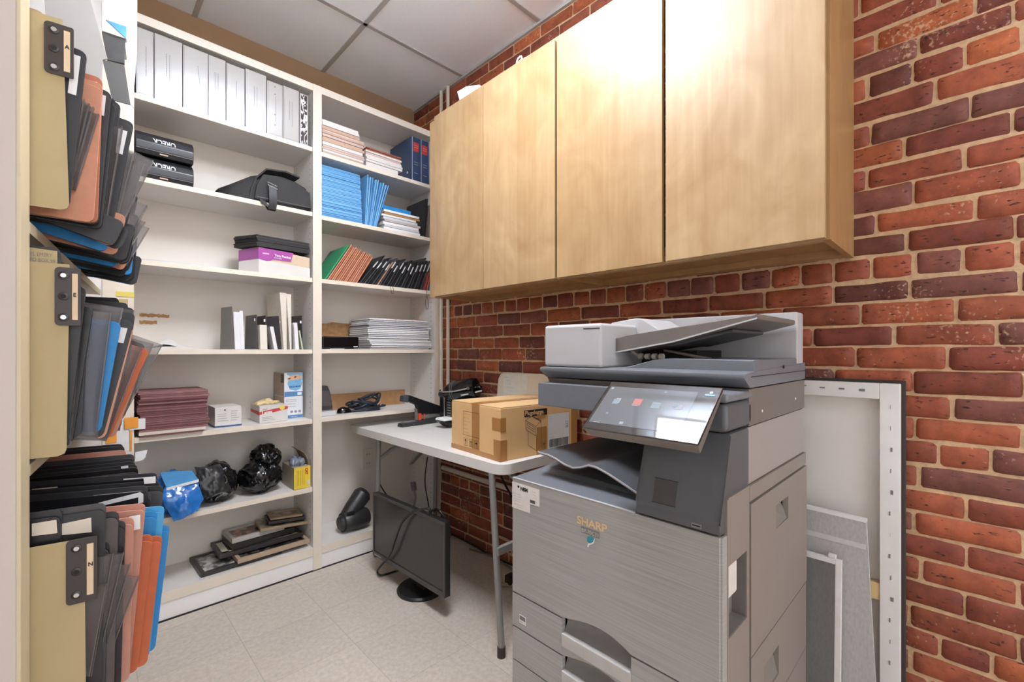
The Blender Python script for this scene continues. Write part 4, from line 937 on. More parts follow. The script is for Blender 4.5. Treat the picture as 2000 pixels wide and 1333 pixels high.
# things on top of the wall cabinet
rp = tag(MB().prism([(1.42, onX(897, 170, 1.42).y, 2.489), (1.42, onX(897, 170, 1.42).y + .02, 2.545), (1.42, onX(910, 166, 1.42).y, 2.535), (1.42, onX(935, 166, 1.42).y, 2.51), (1.42, onX(937, 170, 1.42).y, 2.489)], (.09, 0, 0), .004).jitter(.005, 20, 4).build('crumpled_paper', PAPER, None, (1.46, 1.75, 2.489)), 'crumpled white paper lying on top of the wall cabinet', 'paper')
p = onX(1015, 105, 1.43)
cable([(1.43, p.y + .02, 2.494), (1.43, p.y + .012, 2.515), (1.43, p.y - .008, 2.518), (1.43, p.y - .012, 2.503), (1.43, p.y + .005, 2.497), (1.43, p.y - .04, 2.497)], .004, M('wire_white', (220, 205, 190), .5), 'white wire loop lying on top of the wall cabinet', 'wire')
# ================================================================== shelf contents
EPS = .0008
SL = {i: z + TS + EPS for i, z in enumerate(Ls)}; SR = {i: z + TS + EPS for i, z in enumerate(Rs)}
ZBASE = .128 + EPS
def scrib(mb, P, n, w, h, rnd, gap=.3):
    """a line of illegible handwriting: short dashes of ink"""
    x = 0
    while x < w:
        l = rnd.uniform(.4, 1.1) * h; mb.quad(P(x, 0), P(min(x + l, w), 0), P(min(x + l, w), h * .5), P(x, h * .5)); x += l + h * gap
# ---- ring binders, top shelf of the left bay
BIN = M('binder_vinyl', (174, 170, 164), .22, .015, 12, coat=.3); SPN = M('spine_sheet', (178, 174, 168), .16, .01, 12, coat=.5)
bx = [.187, .249, .351, .449, .521, .602, .698, .776, .857]
bh = [.288, .29, .287, .288, .283, .289, .272, .276]
wh = ['leftmost of the white ring binders on the top shelf', 'white ring binder second from left on the top shelf', 'white ring binder third from left with a slanting handwritten line', 'white ring binder fourth from left on the top shelf', 'white ring binder with a bright oval glare near its top edge', 'white ring binder sixth from left on the top shelf', 'white ring binder with black dots down its spine', 'white ring binder next to the dark patterned one']
rnd = random.Random(11)
def binder(x0, x1, z0, h, y0, label, group, cov, spine, marks):
    t = thing('ring_binder', label, 'binder', ((x0 + x1) / 2, y0 + .14, z0), 0, group)
    c = MB().box(x0, x1, y0, y0 + .004, z0, z0 + h, .0015); c.box(x0, x0 + .003, y0 + .003, y0 + .26, z0, z0 + h, .001); c.box(x1 - .003, x1, y0 + .003, y0 + .26, z0, z0 + h, .001)
    c.build('cover', cov, t)
    MB().box(x0 + .005, x1 - .005, y0 + .012, y0 + .24, z0 + .008, z0 + h - .012).build('page_block', PAPER, t)
    s = MB().box(x0 + .006, x1 - .006, y0 - .0012, y0 - .0002, z0 + .006, z0 + h - .006).build('spine_sheet', spine, t)
    if marks: marks(s, x0, x1, y0 - .0015, z0, h)
    return t
def vert_marks(k):
    def f(s, x0, x1, y, z0, h):
        mk = MB(); cx = (x0 + x1) / 2
        for i in range(1 + (k % 2)):
            xx = cx + (.012 if k == 2 else .002) - i * .012; sl = .10 if k == 2 else 0
            scrib(mk, lambda a, b: Vector((xx + b + sl * (a - .06), y, z0 + h * .74 - a)), 1, .13 - .03 * i, .006, rnd)
        if k == 6:
            for q in (.2, .4, .78, .92): mk.disc((cx, y + .0002, z0 + h * q), .0035, (0, -1, 0), 8, .0003)
        mk.build('handwriting', GINK, s)
    return f
for i in range(8):
    binder(bx[i] + .001, bx[i + 1] - .0015, SL[0], bh[i], YF + .004 + (.004 if i in (3, 4) else 0), wh[i], 'white ring binders on the top shelf', BIN, SPN, vert_marks(i))
def pattern_mat():
    m = bpy.data.materials.new('dark_pattern'); m.use_nodes = True; nt = m.node_tree; b = nt.nodes['Principled BSDF']
    tc = nt.nodes.new('ShaderNodeTexCoord'); mp = nt.nodes.new('ShaderNodeMapping'); mp.inputs['Scale'].default_value = (60, 1, 26); nt.links.new(tc.outputs['Object'], mp.inputs[0])
    n = nt.nodes.new('ShaderNodeTexNoise'); n.inputs['Scale'].default_value = 1; n.inputs['Distortion'].default_value = 1.2; nt.links.new(mp.outputs[0], n.inputs['Vector'])
    cr = nt.nodes.new('ShaderNodeValToRGB'); cr.color_ramp.elements[0].position = .5; cr.color_ramp.elements[1].position = .53
    cr.color_ramp.elements[0].color = lin((70, 62, 60)); cr.color_ramp.elements[1].color = lin((226, 222, 218))
    nt.links.new(n.outputs[0], cr.inputs[0]); nt.links.new(cr.outputs[0], b.inputs['Base Color']); b.inputs['Roughness'].default_value = .2
    return m
binder(.859, .902, SL[0], .27, YF + .004, 'narrow ring binder with a dark brown and white patterned spine', None, BIN, pattern_mat(), None)
# ---- two black boxes standing upside down, second left shelf
def oreck(z, label):
    t = thing('black_case', label, 'box', (.29, 2.6, z), 0, 'two black glossy boxes')
    pr_ = [(YF + .012, z), (YF - .0, z + .022), (YF - .002, z + .05), (YF + .008, z + .078), (YF + .035, z + .1), (YF + .09, z + .104), (YK - .03, z + .104), (YK - .03, z)]
    MB().prism([(.186, y, zz) for y, zz in pr_], (.206, 0, 0), .003).build('body', M('case_black', (38, 38, 42), .3, .05, 30), t)
    MB().box(.1865, .3915, YF + .0, YF + .004, z + .017, z + .0195).build('lid_seam', M('seam_grey', (84, 82, 82), .4), t)
    MB().box(.268, .298, YF + .002, YF + .006, z + .006, z + .012, .001).build('latch_notch', M('notch_tan', (190, 160, 140), .6), t)
    text('ORECK', (.325, YF - .0025, z + .069), (-1, 0, 0), (0, .15, -1), .03, M('white_letter', (225, 225, 228), .5), t, sx=.82, th=.0, bold=.0008)
    return t
oreck(SL[1], 'lower of two black glossy boxes with upside down lettering'); oreck(SL[1] + .105, 'upper of two black glossy boxes with upside down lettering')
# ---- black shoulder bag lying on its side
bg = thing('shoulder_bag', 'black fabric shoulder bag lying on the second left shelf with strap over the edge', 'bag', (.74, 2.6, SL[1]))
BAGM = M('bag_fabric', (48, 47, 48), .75, .08, 70, .35, bscale=300)
z = SL[1]
sec = [(.515, 2.60, .062), (.56, 2.56, .088), (.64, 2.53, .142), (.70, 2.515, .165), (.78, 2.505, .17), (.85, 2.50, .158), (.90, 2.50, .135), (.917, 2.505, .10)]
mb = MB(); rows_ = []
for x, yf, h in sec:
    rows_.append([mb.bm.verts.new(p) for p in ((x, yf + .01, z), (x, yf, z + .02), (x, yf + .004, z + h * .7), (x, yf + .03, z + h * .95), (x, yf + .09, z + h), (x, 2.74, z + h * .9), (x, 2.76, z + .01))])
for A, B in zip(rows_, rows_[1:]):
    for k in range(7): mb.bm.faces.new((A[k], A[(k + 1) % 7], B[(k + 1) % 7], B[k]))
mb.bm.faces.new(rows_[0][::-1]); mb.bm.faces.new(rows_[-1])
mb.jitter(.003, 14, 2).build('body', BAGM, bg, ang=50)
MB().ribbon([(.632, 2.53, z + .005), (.64, 2.522, z + .06), (.66, 2.518, z + .12), (.70, 2.505, z + .168), (.79, 2.5, z + .178), (.86, 2.505, z + .168)], (0, .2, .006), .008).build('flap', BAGM, bg, ang=50)
MB().prism([(.646, 2.514, z + .012), (.654, 2.508, z + .08), (.682, 2.50, z + .14), (.76, 2.492, z + .146), (.85, 2.49, z + .13), (.91, 2.492, z + .095), (.916, 2.494, z + .012)], (0, .012, 0), .004).build('front_pocket', BAGM, bg)
MB().box(.65, .914, 2.488, 2.491, z + .016, z + .019).build('zip_line', M('zip_grey', (90, 88, 86), .5), bg)
MB().ribbon([(.702, 2.486, z + .085), (.702, 2.477, z + .04), (.702, 2.476, z - .01), (.70, 2.482, z - .034), (.70, 2.494, z - .036), (.69, 2.496, z - .02)], (.036, 0, 0), .004).build('strap', BLACK, bg)
MB().ribbon([(.66, 2.494, z + .01), (.672, 2.488, z - .012), (.70, 2.487, z - .028)], (.03, .0, -.008), .003).build('strap', BLACK, bg)
MB().tube([(.698, 2.484, z + .10), (.742, 2.484, z + .088), (.742, 2.482, z + .074), (.698, 2.482, z + .086), (.698, 2.484, z + .10)], .0028, 8).build('buckle', CHROME, bg)
# ---- third left shelf: carton, black folders, loose papers
z = SL[2]
tp_ = thing('folder_carton', 'white and purple torn carton under the black folder stack on the third left shelf', 'box', (.79, 2.64, z))
WCT = M('carton_white', (212, 208, 203), .55, .02, 14)
MB().hexa([(.664, 2.512, z), (.916, 2.512, z), (.916, 2.75, z), (.60, 2.62, z)], [(.664, 2.512, z + .068), (.916, 2.512, z + .052), (.916, 2.75, z + .066), (.60, 2.62, z + .07)], .001).build('tray', WCT, tp_)
MB().hexa([(.666, 2.514, z + .05), (.914, 2.514, z + .05), (.914, 2.748, z + .05), (.604, 2.622, z + .06)], [(.666, 2.514, z + .13), (.914, 2.514, z + .108), (.914, 2.748, z + .108), (.604, 2.622, z + .12)]).build('back_flap', M('carton_tan', (206, 184, 158), .7), tp_)
PUR = M('purple_print', (158, 66, 150), .45, .04, 14)
MB().prism([(.664, 2.5112, z + .069), (.664, 2.5112, z + .128), (.83, 2.5112, z + .121), (.818, 2.5112, z + .074), (.73, 2.5112, z + .074), (.72, 2.5112, z + .066), (.70, 2.5112, z + .062)], (0, .0015, 0)).build('printed_panel', PUR, tp_)
MB().prism([(.6635, 2.5125, z + .069), (.6635, 2.5125, z + .128), (.6, 2.619, z + .118), (.6, 2.619, z + .062)], (.001, .001, 0)).build('printed_panel', M('purple_side', (150, 84, 140), .5, .04, 14), tp_)
text('Two Pocket', (.737, 2.5108, z + .092), (1, 0, -.04), (0, 0, 1), .0165, PAPER, tp_, th=.0004, bold=.0005)
text('FOLDERS', (.737, 2.5108, z + .081), (1, 0, -.04), (0, 0, 1), .009, PAPER, tp_, th=.0004)
MB().box(.682, .712, 2.5098, 2.5105, z + .096, z + .103).build('printed_mark', M('print_pink', (232, 170, 200), .5), tp_)
rnd = random.Random(4)
for i in range(9):
    zz = z + .132 + i * .0066; dx, dy = rnd.uniform(-.004, .004), rnd.uniform(-.003, .003)
    tag(MB().hexa([(.655 + dx, 2.505 + dy, zz), (.912 + dx * .3, 2.512 + dy, zz - .002), (.912 + dx * .3, 2.76, zz - .002), (.585 + dx, 2.64 + dy, zz)], [(.655 + dx, 2.505 + dy, zz + .0055), (.912 + dx * .3, 2.512 + dy, zz + .0035), (.912 + dx * .3, 2.76, zz + .0035), (.585 + dx, 2.64 + dy, zz + .0055)]).build('pocket_folder', M('pocket_black', (42, 40, 42), .6, .12, 30), None, (.78, 2.64, zz)),
        'black pocket folder in the flat pile on the purple carton, ' + nth(i + 1) + ' from the bottom', 'folder', 'black pocket folders')
for i in range(5):
    dx = rnd.uniform(-.02, .02); zz = z + i * .0022
    tag(MB().hexa([(.20 + dx, 2.50 + i * .01, zz), (.50 - i * .02 + dx, 2.51 + i * .006, zz), (.49 - i * .015, 2.72, zz), (.21 + dx, 2.74, zz)], [(.20 + dx, 2.50 + i * .01, zz + .0014), (.50 - i * .02 + dx, 2.51 + i * .006, zz + .0014), (.49 - i * .015, 2.72, zz + .0014), (.21 + dx, 2.74, zz + .0014)]).build('paper_sheet', PAPER if i % 2 else PAPER2, None, (.35, 2.6, zz)),
        'loose papers lying flat on the third left shelf, ' + nth(i + 1) + ' from the bottom', 'paper', 'loose papers on the third left shelf')
# ---- fourth left shelf at eye level: bookends with note pads
z = SL[3]
def bookend(x0, x1, h, y, label, tilt=.02, col=(66, 64, 62)):
    t = thing('bookend', label, 'bookend', ((x0 + x1) / 2, y, z), 0, 'dark metal bookends')
    MB().hexa([(x0, y, z), (x1, y - .05, z), (x1 + .003, y - .05, z), (x0 + .003, y, z)], [(x0 + .004, y, z + h - .006), (x1 - .002, y - .05, z + h), (x1 + .001, y - .05, z + h), (x0 + .007, y, z + h - .006)], .0008).build('plate', M('bookend_%d' % col[0], col, .45, .06, 30), t)
    MB().box(x1 - .002, min(x1 + .075, .921), y - .045, y + .06, z, z + .0014).build('base_plate', M('bookend_%d' % col[0], col), t)
    return t
for args in ((.515, .556, .212, 2.60, 'grey metal bookend farthest left on the eye level shelf', .02, (112, 108, 102)), (.625, .669, .178, 2.61, 'dark bookend plate second from left on the eye level shelf', .02, (82, 79, 77)), (.671, .712, .177, 2.62, 'dark bookend behind the cream block of notes', .02, (52, 47, 46)), (.724, .789, .18, 2.62, 'dark bookend behind the leaning note pads', .02, (58, 54, 54)), (.838, .895, .186, 2.62, 'dark bookend nearest the middle post on the eye level shelf', .02, (48, 44, 42))):
    bookend(*args)
for (x, zz) in ((.662, .152), (.706, .15), (.782, .145), (.886, .15)):
    tag(MB().box(x - .004, x + .004, 2.5655, 2.568, z + zz - .007, z + zz + .007, .001).build('label_tab', PAPER, None, (x, 2.567, z + zz)), 'small white sticker on the %s dark bookend from left' % {.662: 'first', .706: 'second', .782: 'third', .886: 'fourth'}[x], 'sticker', 'stickers on the bookends')
def pad(xb, xt, w, h, y, label, m, dep=.12):
    o = MB().hexa([(xb, y, z), (xb + w, y, z), (xb + w, y + dep, z), (xb, y + dep, z)], [(xt, y, z + h), (xt + w, y, z + h), (xt + w, y + dep, z + h), (xt, y + dep, z + h)], .001).build('note_pad', m, None, (xb + w / 2, y + .06, z))
    return tag(o, label, 'note pad', 'paper pads between the bookends')
NP = M('pad_white', (226, 226, 228), .7, .05, 120, stretch=(8, 1, .3)); NP2 = M('pad_cream', (226, 220, 208), .7, .04, 120, stretch=(8, 1, .3)); NPG = M('pad_green', (186, 196, 168), .7, .04, 120)
pad(.566, .558, .026, .185, 2.535, 'fan of white paper against the grey bookend', NP); pad(.594, .586, .016, .192, 2.545, 'second fan of white paper near the grey bookend', NP)
pad(.677, .674, .033, .125, 2.53, 'cream block of notes in front of a dark bookend', NP2)
pad(.742, .721, .017, .118, 2.53, 'white note pad leaning left in front of a dark bookend', NP)
pad(.847, .837, .019, .143, 2.53, 'white note pad in front of the bookend nearest the post', NP); pad(.879, .862, .008, .102, 2.528, 'narrow green note pad leaning near the post', NPG)
for x0, x1, h, y, lb in ((.775, .806, .30, 2.545, 'taller folded cream chart standing among the bookends'), (.808, .832, .296, 2.55, 'cream folded chart beside the tallest one')):
    tag(MB().hexa([(x0 + .018, y, z), (x1 + .002, y, z), (x1 - .004, y + .17, z), (x0 + .0, y + .17, z)], [(x0 - .002, y, z + h), (x1, y, z + h), (x1 - .012, y + .17, z + h), (x0 - .02, y + .17, z + h)], .001).build('folded_chart', M('chart_cream', (220, 211, 196), .7, .05, 40), None, (x0, y, z)), lb, 'chart', 'folded charts')
for i, (pts, lb) in enumerate((([(.195, 2.52), (.43, 2.51), (.45, 2.62), (.22, 2.70)], 'curled white paper lying on the eye level shelf'), ([(.205, 2.53), (.36, 2.52), (.40, 2.66), (.24, 2.72)], 'crumpled white sheet on top of the curled paper'))):
    def f(u, v, pts=pts, i=i):
        a = Vector((*pts[0], 0)).lerp(Vector((*pts[1], 0)), u); b = Vector((*pts[3], 0)).lerp(Vector((*pts[2], 0)), u); p = a.lerp(b, v)
        p.z = z + .002 + i * .006 + (.05 if i else .03) * math.sin(math.pi * u) ** 2 * (.35 + .65 * v) * (1 - .3 * u)
        return p
    tag(MB().grid(f, 10, 6).build('paper_sheet', PAPER, None, (.3, 2.6, z)), lb, 'paper', 'papers at the left of the eye level shelf')
# ---- fifth left shelf
z = SL[4]; rnd = random.Random(9)
MAR = M('maroon_folder', (128, 82, 84), .65, .12, 60, .3)
MARS = [MAR, M('maroon_folder_b', (112, 66, 68), .65, .12, 60, .3), M('maroon_folder_c', (142, 98, 98), .65, .12, 60, .3)]
zz = z
def flat(name, x0, x1, y0, y1, zz, th, m, label, cat, group, dz=0, fold=True):
    o = MB().hexa([(x0, y0, zz), (x1, y0, zz + dz), (x1, y1, zz + dz), (x0, y1, zz)], [(x0, y0, zz + th), (x1, y0, zz + th + dz), (x1, y1, zz + th + dz), (x0, y1, zz + th)], min(th * .1, .0012)).build(name, m, None, ((x0 + x1) / 2, (y0 + y1) / 2, zz))
    return tag(o, label, cat, group)
flat('file_folder', .20, .427, YF - .012, 2.74, zz, .006, MARS[1], 'maroon folder at the very bottom under the cream pad', 'folder', 'maroon folders on the fifth left shelf'); zz += .0066
flat('paper_pad', .196, .436, YF - .006, 2.73, zz, .014, M('pad_ivory', (218, 206, 192), .7, .05, 40), 'thick cream paper pad under the maroon folders', 'paper pad', None); zz += .0146
for i in range(19):
    th = rnd.choice((.0075, .009, .0105)); dx = rnd.uniform(-.006, .006)
    sag = max(0, .010 - .001 * i)
    flat('file_folder', .196 + dx, .446 + dx * .5 + rnd.uniform(-.004, .004), YF - .004 + rnd.uniform(-.004, .004), 2.74, zz, th * .93, rnd.choice(MARS), 'maroon file folder in the stack beside the small white box, ' + nth(i + 1) + ' from the bottom', 'folder', 'maroon folders on the fifth left shelf', dz=0); zz += th
def label_lines(parent, x0, x1, y, zs, m, seed=1):
    mk = MB(); r2 = random.Random(seed)
    for q in zs: scrib(mk, lambda a, b: Vector((x0 + a, y, q + b)), 1, (x1 - x0) * r2.uniform(.6, 1), .005, r2)
    return mk.build('printed_lines', m, parent)
wb = thing('small_white_box', 'small white carton with grey print and blue base on the fifth left shelf', 'box', (.54, 2.62, z))
MB().box(.483, .596, 2.545, 2.70, z, z + .098, .002).build('body', WCT, wb)
MB().box(.4825, .5965, 2.5445, 2.7, z, z + .008).build('blue_base', M('box_blue', (70, 88, 130), .5), wb)
label_lines(wb, .495, .54, 2.5443, [z + .03 + .011 * k for k in range(4)], GINK, 2); label_lines(wb, .55, .588, 2.5443, [z + .03 + .011 * k for k in range(5)], GINK, 3)
MB().disc((.525, 2.5445, z + .083), .004, (0, -1, 0), 6, .0005).build('printed_mark', INK, wb)
lx = thing('glove_box', 'white and red latex glove box with cream gloves bulging from the top', 'box', (.75, 2.64, z))
MB().box(.677, .812, 2.545, 2.71, z, z + .088, .002).build('body', WCT, lx)
RED = M('box_red', (196, 64, 58), .45, .04, 14)
MB().prism([(.677, 2.5442, z + .043), (.677, 2.5442, z + .058), (.80, 2.5442, z + .078), (.8125, 2.5442, z + .078), (.8125, 2.5442, z + .064), (.74, 2.5442, z + .051)], (0, .001, 0)).build('red_band', RED, lx)
MB().prism([(.6762, 2.545, z + .04), (.6762, 2.545, z + .06), (.6762, 2.705, z + .062), (.6762, 2.705, z + .048)], (.001, 0, 0)).build('red_band', RED, lx)
text('Latex', (.688, 2.5438, z + .044), (1, 0, .12), (0, 0, 1), .022, PAPER, lx, th=.0004, bold=.0008)
text('schein', (.69, 2.5438, z + .066), (1, 0, .12), (0, 0, 1), .010, INK, lx, th=.0004)
MB().disc((.785, 2.5442, z + .072), .013, (0, -1, 0), 18, .0006).build('yellow_seal', M('seal_yellow', (226, 206, 92), .5), lx)
label_lines(lx, .688, .76, 2.5443, [z + .012, z + .02, z + .028], GINK, 5)
for k in range(3):
    MB().lathe((.70 + k * .035, 2.61 + .012 * k, z + .084), (0, 0, 1), [(0, .02), (.008, .032), (.018 + .004 * (k == 1), .026), (.026 + .005 * (k == 1), .01)], 14).jitter(.013, 30, k).build('rubber_glove', M('latex_cream', (222, 196, 148), .6, .06, 40), lx)
MSK = M('mask_box_white', (224, 226, 230), .4, .02, 10); SKY = M('box_skyblue', (140, 184, 214), .45, .05, 10); NAVY = M('box_navy', (84, 130, 178), .45, .03, 10)
MS = M('mask_box_side', (178, 158, 140), .6, .05, 20)
def mask_box(zz, h, label, top):
    t = thing('mask_box', label, 'box', (.85, 2.66, zz), 0, 'two stacked face mask boxes')
    MB().box(.813, .909, 2.60, 2.77, zz, zz + h, .002).build('body', MSK if True else MS, t)
    MB().box(.8122, .8128, 2.603, 2.768, zz + .002, zz + h - .002).build('side_print', M('mask_side_print', (186, 166, 148), .6, .12, 50), t)
    if top:
        MB().prism([(.826, 2.5993, zz + .118), (.826, 2.5993, zz + h - .002), (.907, 2.5993, zz + h - .002), (.907, 2.5993, zz + .085)], (0, .0006, 0)).build('printed_sky', SKY, t)
        MB().prism([(.828, 2.5988, zz + .07), (.835, 2.5988, zz + .088), (.86, 2.5988, zz + .092), (.895, 2.5988, zz + .105), (.905, 2.5988, zz + .07), (.895, 2.5988, zz + .04), (.87, 2.5988, zz + .03), (.84, 2.5988, zz + .04)], (0, .0006, 0)).build('printed_mask', M('mask_blue', (120, 176, 214), .45, .08, 40), t)
        MB().prism([(.83, 2.5985, zz + .088), (.828, 2.5985, zz + .102), (.85, 2.5985, zz + .115), (.88, 2.5985, zz + .118), (.904, 2.5985, zz + .11), (.902, 2.5985, zz + .096), (.86, 2.5985, zz + .09)], (0, .0006, 0)).build('printed_face', M('print_skin', (222, 176, 140), .5, .08, 60), t)
        e = MB()
        for x, q in ((.838, .096), (.868, .104)): e.prism([(x - .008, 2.5982, zz + q), (x, 2.5982, zz + q + .006), (x + .01, 2.5982, zz + q + .004), (x, 2.5982, zz + q - .003)], (0, .0004, 0))
        e.build('printed_eye', M('print_brown', (66, 44, 40), .5), t)
        text('FACE MASK', (.838, 2.5984, zz + .048), (1, 0, .05), (0, 0, 1), .0115, M('print_navy', (34, 66, 120), .5), t, th=.0004, bold=.0004)
        MB().box(.814, .9085, 2.5988, 2.5996, zz + .002, zz + .026).build('blue_stripe', NAVY, t)
        MB().box(.88, .902, 2.5983, 2.5988, zz + .006, zz + .021).build('printed_code', PAPER, t)
        e = MB()
        for k in range(9): e.box(.8118, .8121, 2.606, 2.655, zz + h - .055 + k * .0052, zz + h - .052 + k * .0052)
        e.build('barcode', INK, t)
    else:
        MB().box(.83, .9095, 2.5990, 2.5997, zz + .004, zz + .02).build('blue_stripe', NAVY, t)
        label_lines(t, .822, .9, 2.5994, [zz + .103, zz + .094, zz + .08, zz + .066], GINK, 8)
        for k in range(3): MB().disc((.85 + k * .021, 2.5994, zz + .038), .0075, (0, -1, 0), 14, .0005).build('printed_seal', M('seal_grey', (150, 152, 160), .5), t)
        label_lines(t, .845, .89, 2.5986, [zz + .009], PAPER, 9)
mask_box(z, .122, 'lower face mask box, white with grey seals and a blue stripe', False); mask_box(z + .1225, .13, 'upper face mask box showing a masked face print', True)
# ---- sixth left shelf: bags and the yellow box
z = SL[5]
def blob(fn, nu, nv, amp, sc, seed): return MB().grid(fn, nu, nv).jitter(amp, sc, seed)
PLB = M('bag_black_plastic', (17, 17, 19), .2, .08, 30, .5, bscale=40, coat=.3)
def lump(cx, cy, z0, rx, ry, h, seed, amp=.02, sub=5):
    """crumpled film: a ball folded by ridged noise at three sizes"""
    from mathutils import noise
    mb = MB(); bmesh.ops.create_icosphere(mb.bm, subdivisions=sub, radius=1)
    sv = Vector((seed * 7.1, seed, seed * 3.3))
    for v in mb.bm.verts:
        p = v.co.copy(); w = p + noise.noise_vector(p * 1.7 + sv) * .35
        rg = lambda f, o: 1 - abs(noise.noise(w * f + sv * o)) * 2
        d = .88 + .26 * noise.noise(p * 1.4 + sv) + .14 * rg(1.5, 1) * abs(rg(1.5, 1)) + .06 * rg(3.1, 2) + .018 * rg(7, 3)
        co = Vector((p.x * rx * d, p.y * ry * d, p.z * h * .56 * d + h * .5))
        if co.z < 0: co.z *= .02
        v.co = co + Vector((cx, cy, z0 + .0005))
    return mb
def bagt(mb, label, m, base, ang=75): return tag(mb.build('plastic_bag', m, None, base, ang=ang), label, 'bag')
bagt(lump(.70, 2.63, z, .098, .10, .165, 2), 'large crumpled glossy black plastic bag on the lower left shelf', PLB, (.70, 2.63, z))
bagt(lump(.735, 2.65, z + .115, .072, .08, .12, 5), 'crumpled black plastic bag top piled on the large black bag', PLB, (.735, 2.65, z + .13))
# flatter black bag with a folded face
fbk = thing('folded_black_bag', 'flat folded black plastic bag leaning against the crumpled one', 'bag', (.50, 2.58, z))
def ff(u, v):
    x = .415 + .175 * u + .02 * v; y = 2.52 + .10 * v ** 1.3 - .03 * math.sin(math.pi * u) + .02 * u
    zz = z + .004 + (.13 + .045 * math.sin(math.pi * (u * .8 + .2))) * math.sin(min(1, v * 1.05) * math.pi * .52)
    return Vector((x, y, zz))
lump(.505, 2.63, z, .088, .10, .172, 8).build('bulk', PLB, fbk, ang=75)
P_ = [onY(px, py, 2.50) for px, py in ((384, 918), (436, 910), (444, 955), (398, 974))]
def fface(u, v):
    p = P_[0].lerp(P_[1], u).lerp(P_[3].lerp(P_[2], u), v); p.y += -.012 * math.sin(math.pi * u) + .05 * (1 - v) ** 2 + .004; return p
MB().grid(fface, 28, 24).jitter(.008, 22, 3).jitter(.003, 70, 5).build('front_face', M('bag_black_film', (44, 44, 46), .28, .25, 30, .9, bscale=34), fbk, ang=70)
# blue packet hanging over the edge
bp_ = thing('blue_packet', 'blue plastic packet with printed header card hanging over the lower left shelf edge', 'packet', (.34, 2.5, z))
PKB = M('packet_blue', (38, 112, 190), .2, .14, 12, .8, bscale=22, coat=.5)
def fb_(u, v):
    A, B = onY(322, 953, 2.485), onY(386, 942, 2.485); D, E_ = onY(330, 1018, 2.45), onY(397, 980, 2.45); D = onY(346, 1022, 2.45)
    a = A.lerp(B, u); b = onY(315, 975, 2.462).lerp(onY(398, 975, 2.462), u); c = onY(340, 1020, 2.45).lerp(onY(385, 999, 2.45), u)
    p = (a.lerp(b, v * 2) if v < .5 else b.lerp(c, v * 2 - 1)); p.y -= .02 * math.sin(math.pi * u) * math.sin(math.pi * v); return p
g_ = MB().grid(fb_, 24, 24).jitter(.007, 20, 6).jitter(.003, 60, 2)
g_.build('front_film', PKB, bp_, ang=70)
def fb2(u, v): p = fb_(u, v); p.y += .022 * math.sin(math.pi * u) * math.sin(math.pi * v) * 1.6 + .003; return p
MB().grid(fb2, 12, 12).build('back_film', PKB, bp_)
h0, h1, h2, h3 = onY(312, 925, 2.56), onY(375, 922, 2.56), onY(388, 940, 2.482), onY(325, 956, 2.482)
hd = MB().hexa([h3, h2, h1, h0], [h3 + Vector((0, 0, .006)), h2 + Vector((0, 0, .006)), h1 + Vector((0, 0, .006)), h0 + Vector((0, 0, .006))], .001).build('header_card', M('header_blue', (76, 142, 192), .4, .1, 14, stretch=(1, 6, 1)), bp_)
MB().hexa([h3 + Vector((0, -.004, -.006)), h2 + Vector((0, -.004, -.004)), h2 + Vector((0, -.003, .008)), h3 + Vector((0, -.003, .006))], [h3 + Vector((0, -.002, -.006)), h2 + Vector((0, -.002, -.004)), h2 + Vector((0, 0, .008)), h3 + Vector((0, 0, .006))]).build('white_strip', PAPER, hd)
lump(.33, 2.60, z, .085, .09, .17, 13).build('bulk', PKB, bp_, ang=75)
# yellow box with the grey gloves
yb_ = thing('yellow_box', 'yellow glove box with an open flap and grey gloves on the lower left shelf', 'box', (.88, 2.6, z))
q0, q1 = .833, .918
YEL = M('box_yellow', (228, 196, 62), .45, .05, 12); 
MB().box(q0, q1, 2.512, 2.70, z, z + .118, .0015).build('body', M('box_silver', (170, 158, 140), .5, .1, 16), yb_)
MB().box(q0 + .0005, q1, 2.511, 2.5122, z + .001, z + .1175).build('yellow_face', YEL, yb_)
MB().prism([(q0 + .002, 2.5102, z + .002), (q0 + .06, 2.5102, z + .002), (q0 + .083, 2.5102, z + .012), (q0 + .083, 2.5102, z + .002)], (0, .0008, 0)).build('cream_fade', M('cream_fade', (228, 214, 160), .5), yb_)
text('CAT', (q1 - .027, 2.5102, z + .108), (0, 0, -1), (1, 0, 0), .019, M('cat_red', (176, 44, 34), .5), yb_, th=.0004, bold=.0012, sx=.9)
e = MB(); r2 = random.Random(2)
for k in range(5): scrib(e, lambda a, b: Vector((q0 + .014 + k * .009 + b, 2.5106, z + .10 - a)), 1, .08, .005, r2)
e.build('printed_lines', M('print_olive', (150, 124, 40), .6), yb_)
MB().box(q1 - .018, q1 - .004, 2.5100, 2.5108, z + .018, z + .04).build('printed_code', PAPER2, yb_)
MB().ribbon([(q1 - .002, 2.53, z + .118), (q1 - .006, 2.53, z + .15), (q1 - .022, 2.53, z + .185), (q1 - .044, 2.53, z + .205)], (0, .14, 0), .002).build('flap', M('flap_brown', (150, 132, 110), .7, .06, 20), yb_)
GLV = M('glove_grey', (128, 136, 150), .5, .15, 40)
for k, (x, y) in enumerate(((.852, 2.56), (.886, 2.57), (.87, 2.62))):
    lump(x, y, z + .108, .022, .035, .05, 20 + k, sub=4).build('rubber_glove', GLV, yb_, ang=75)
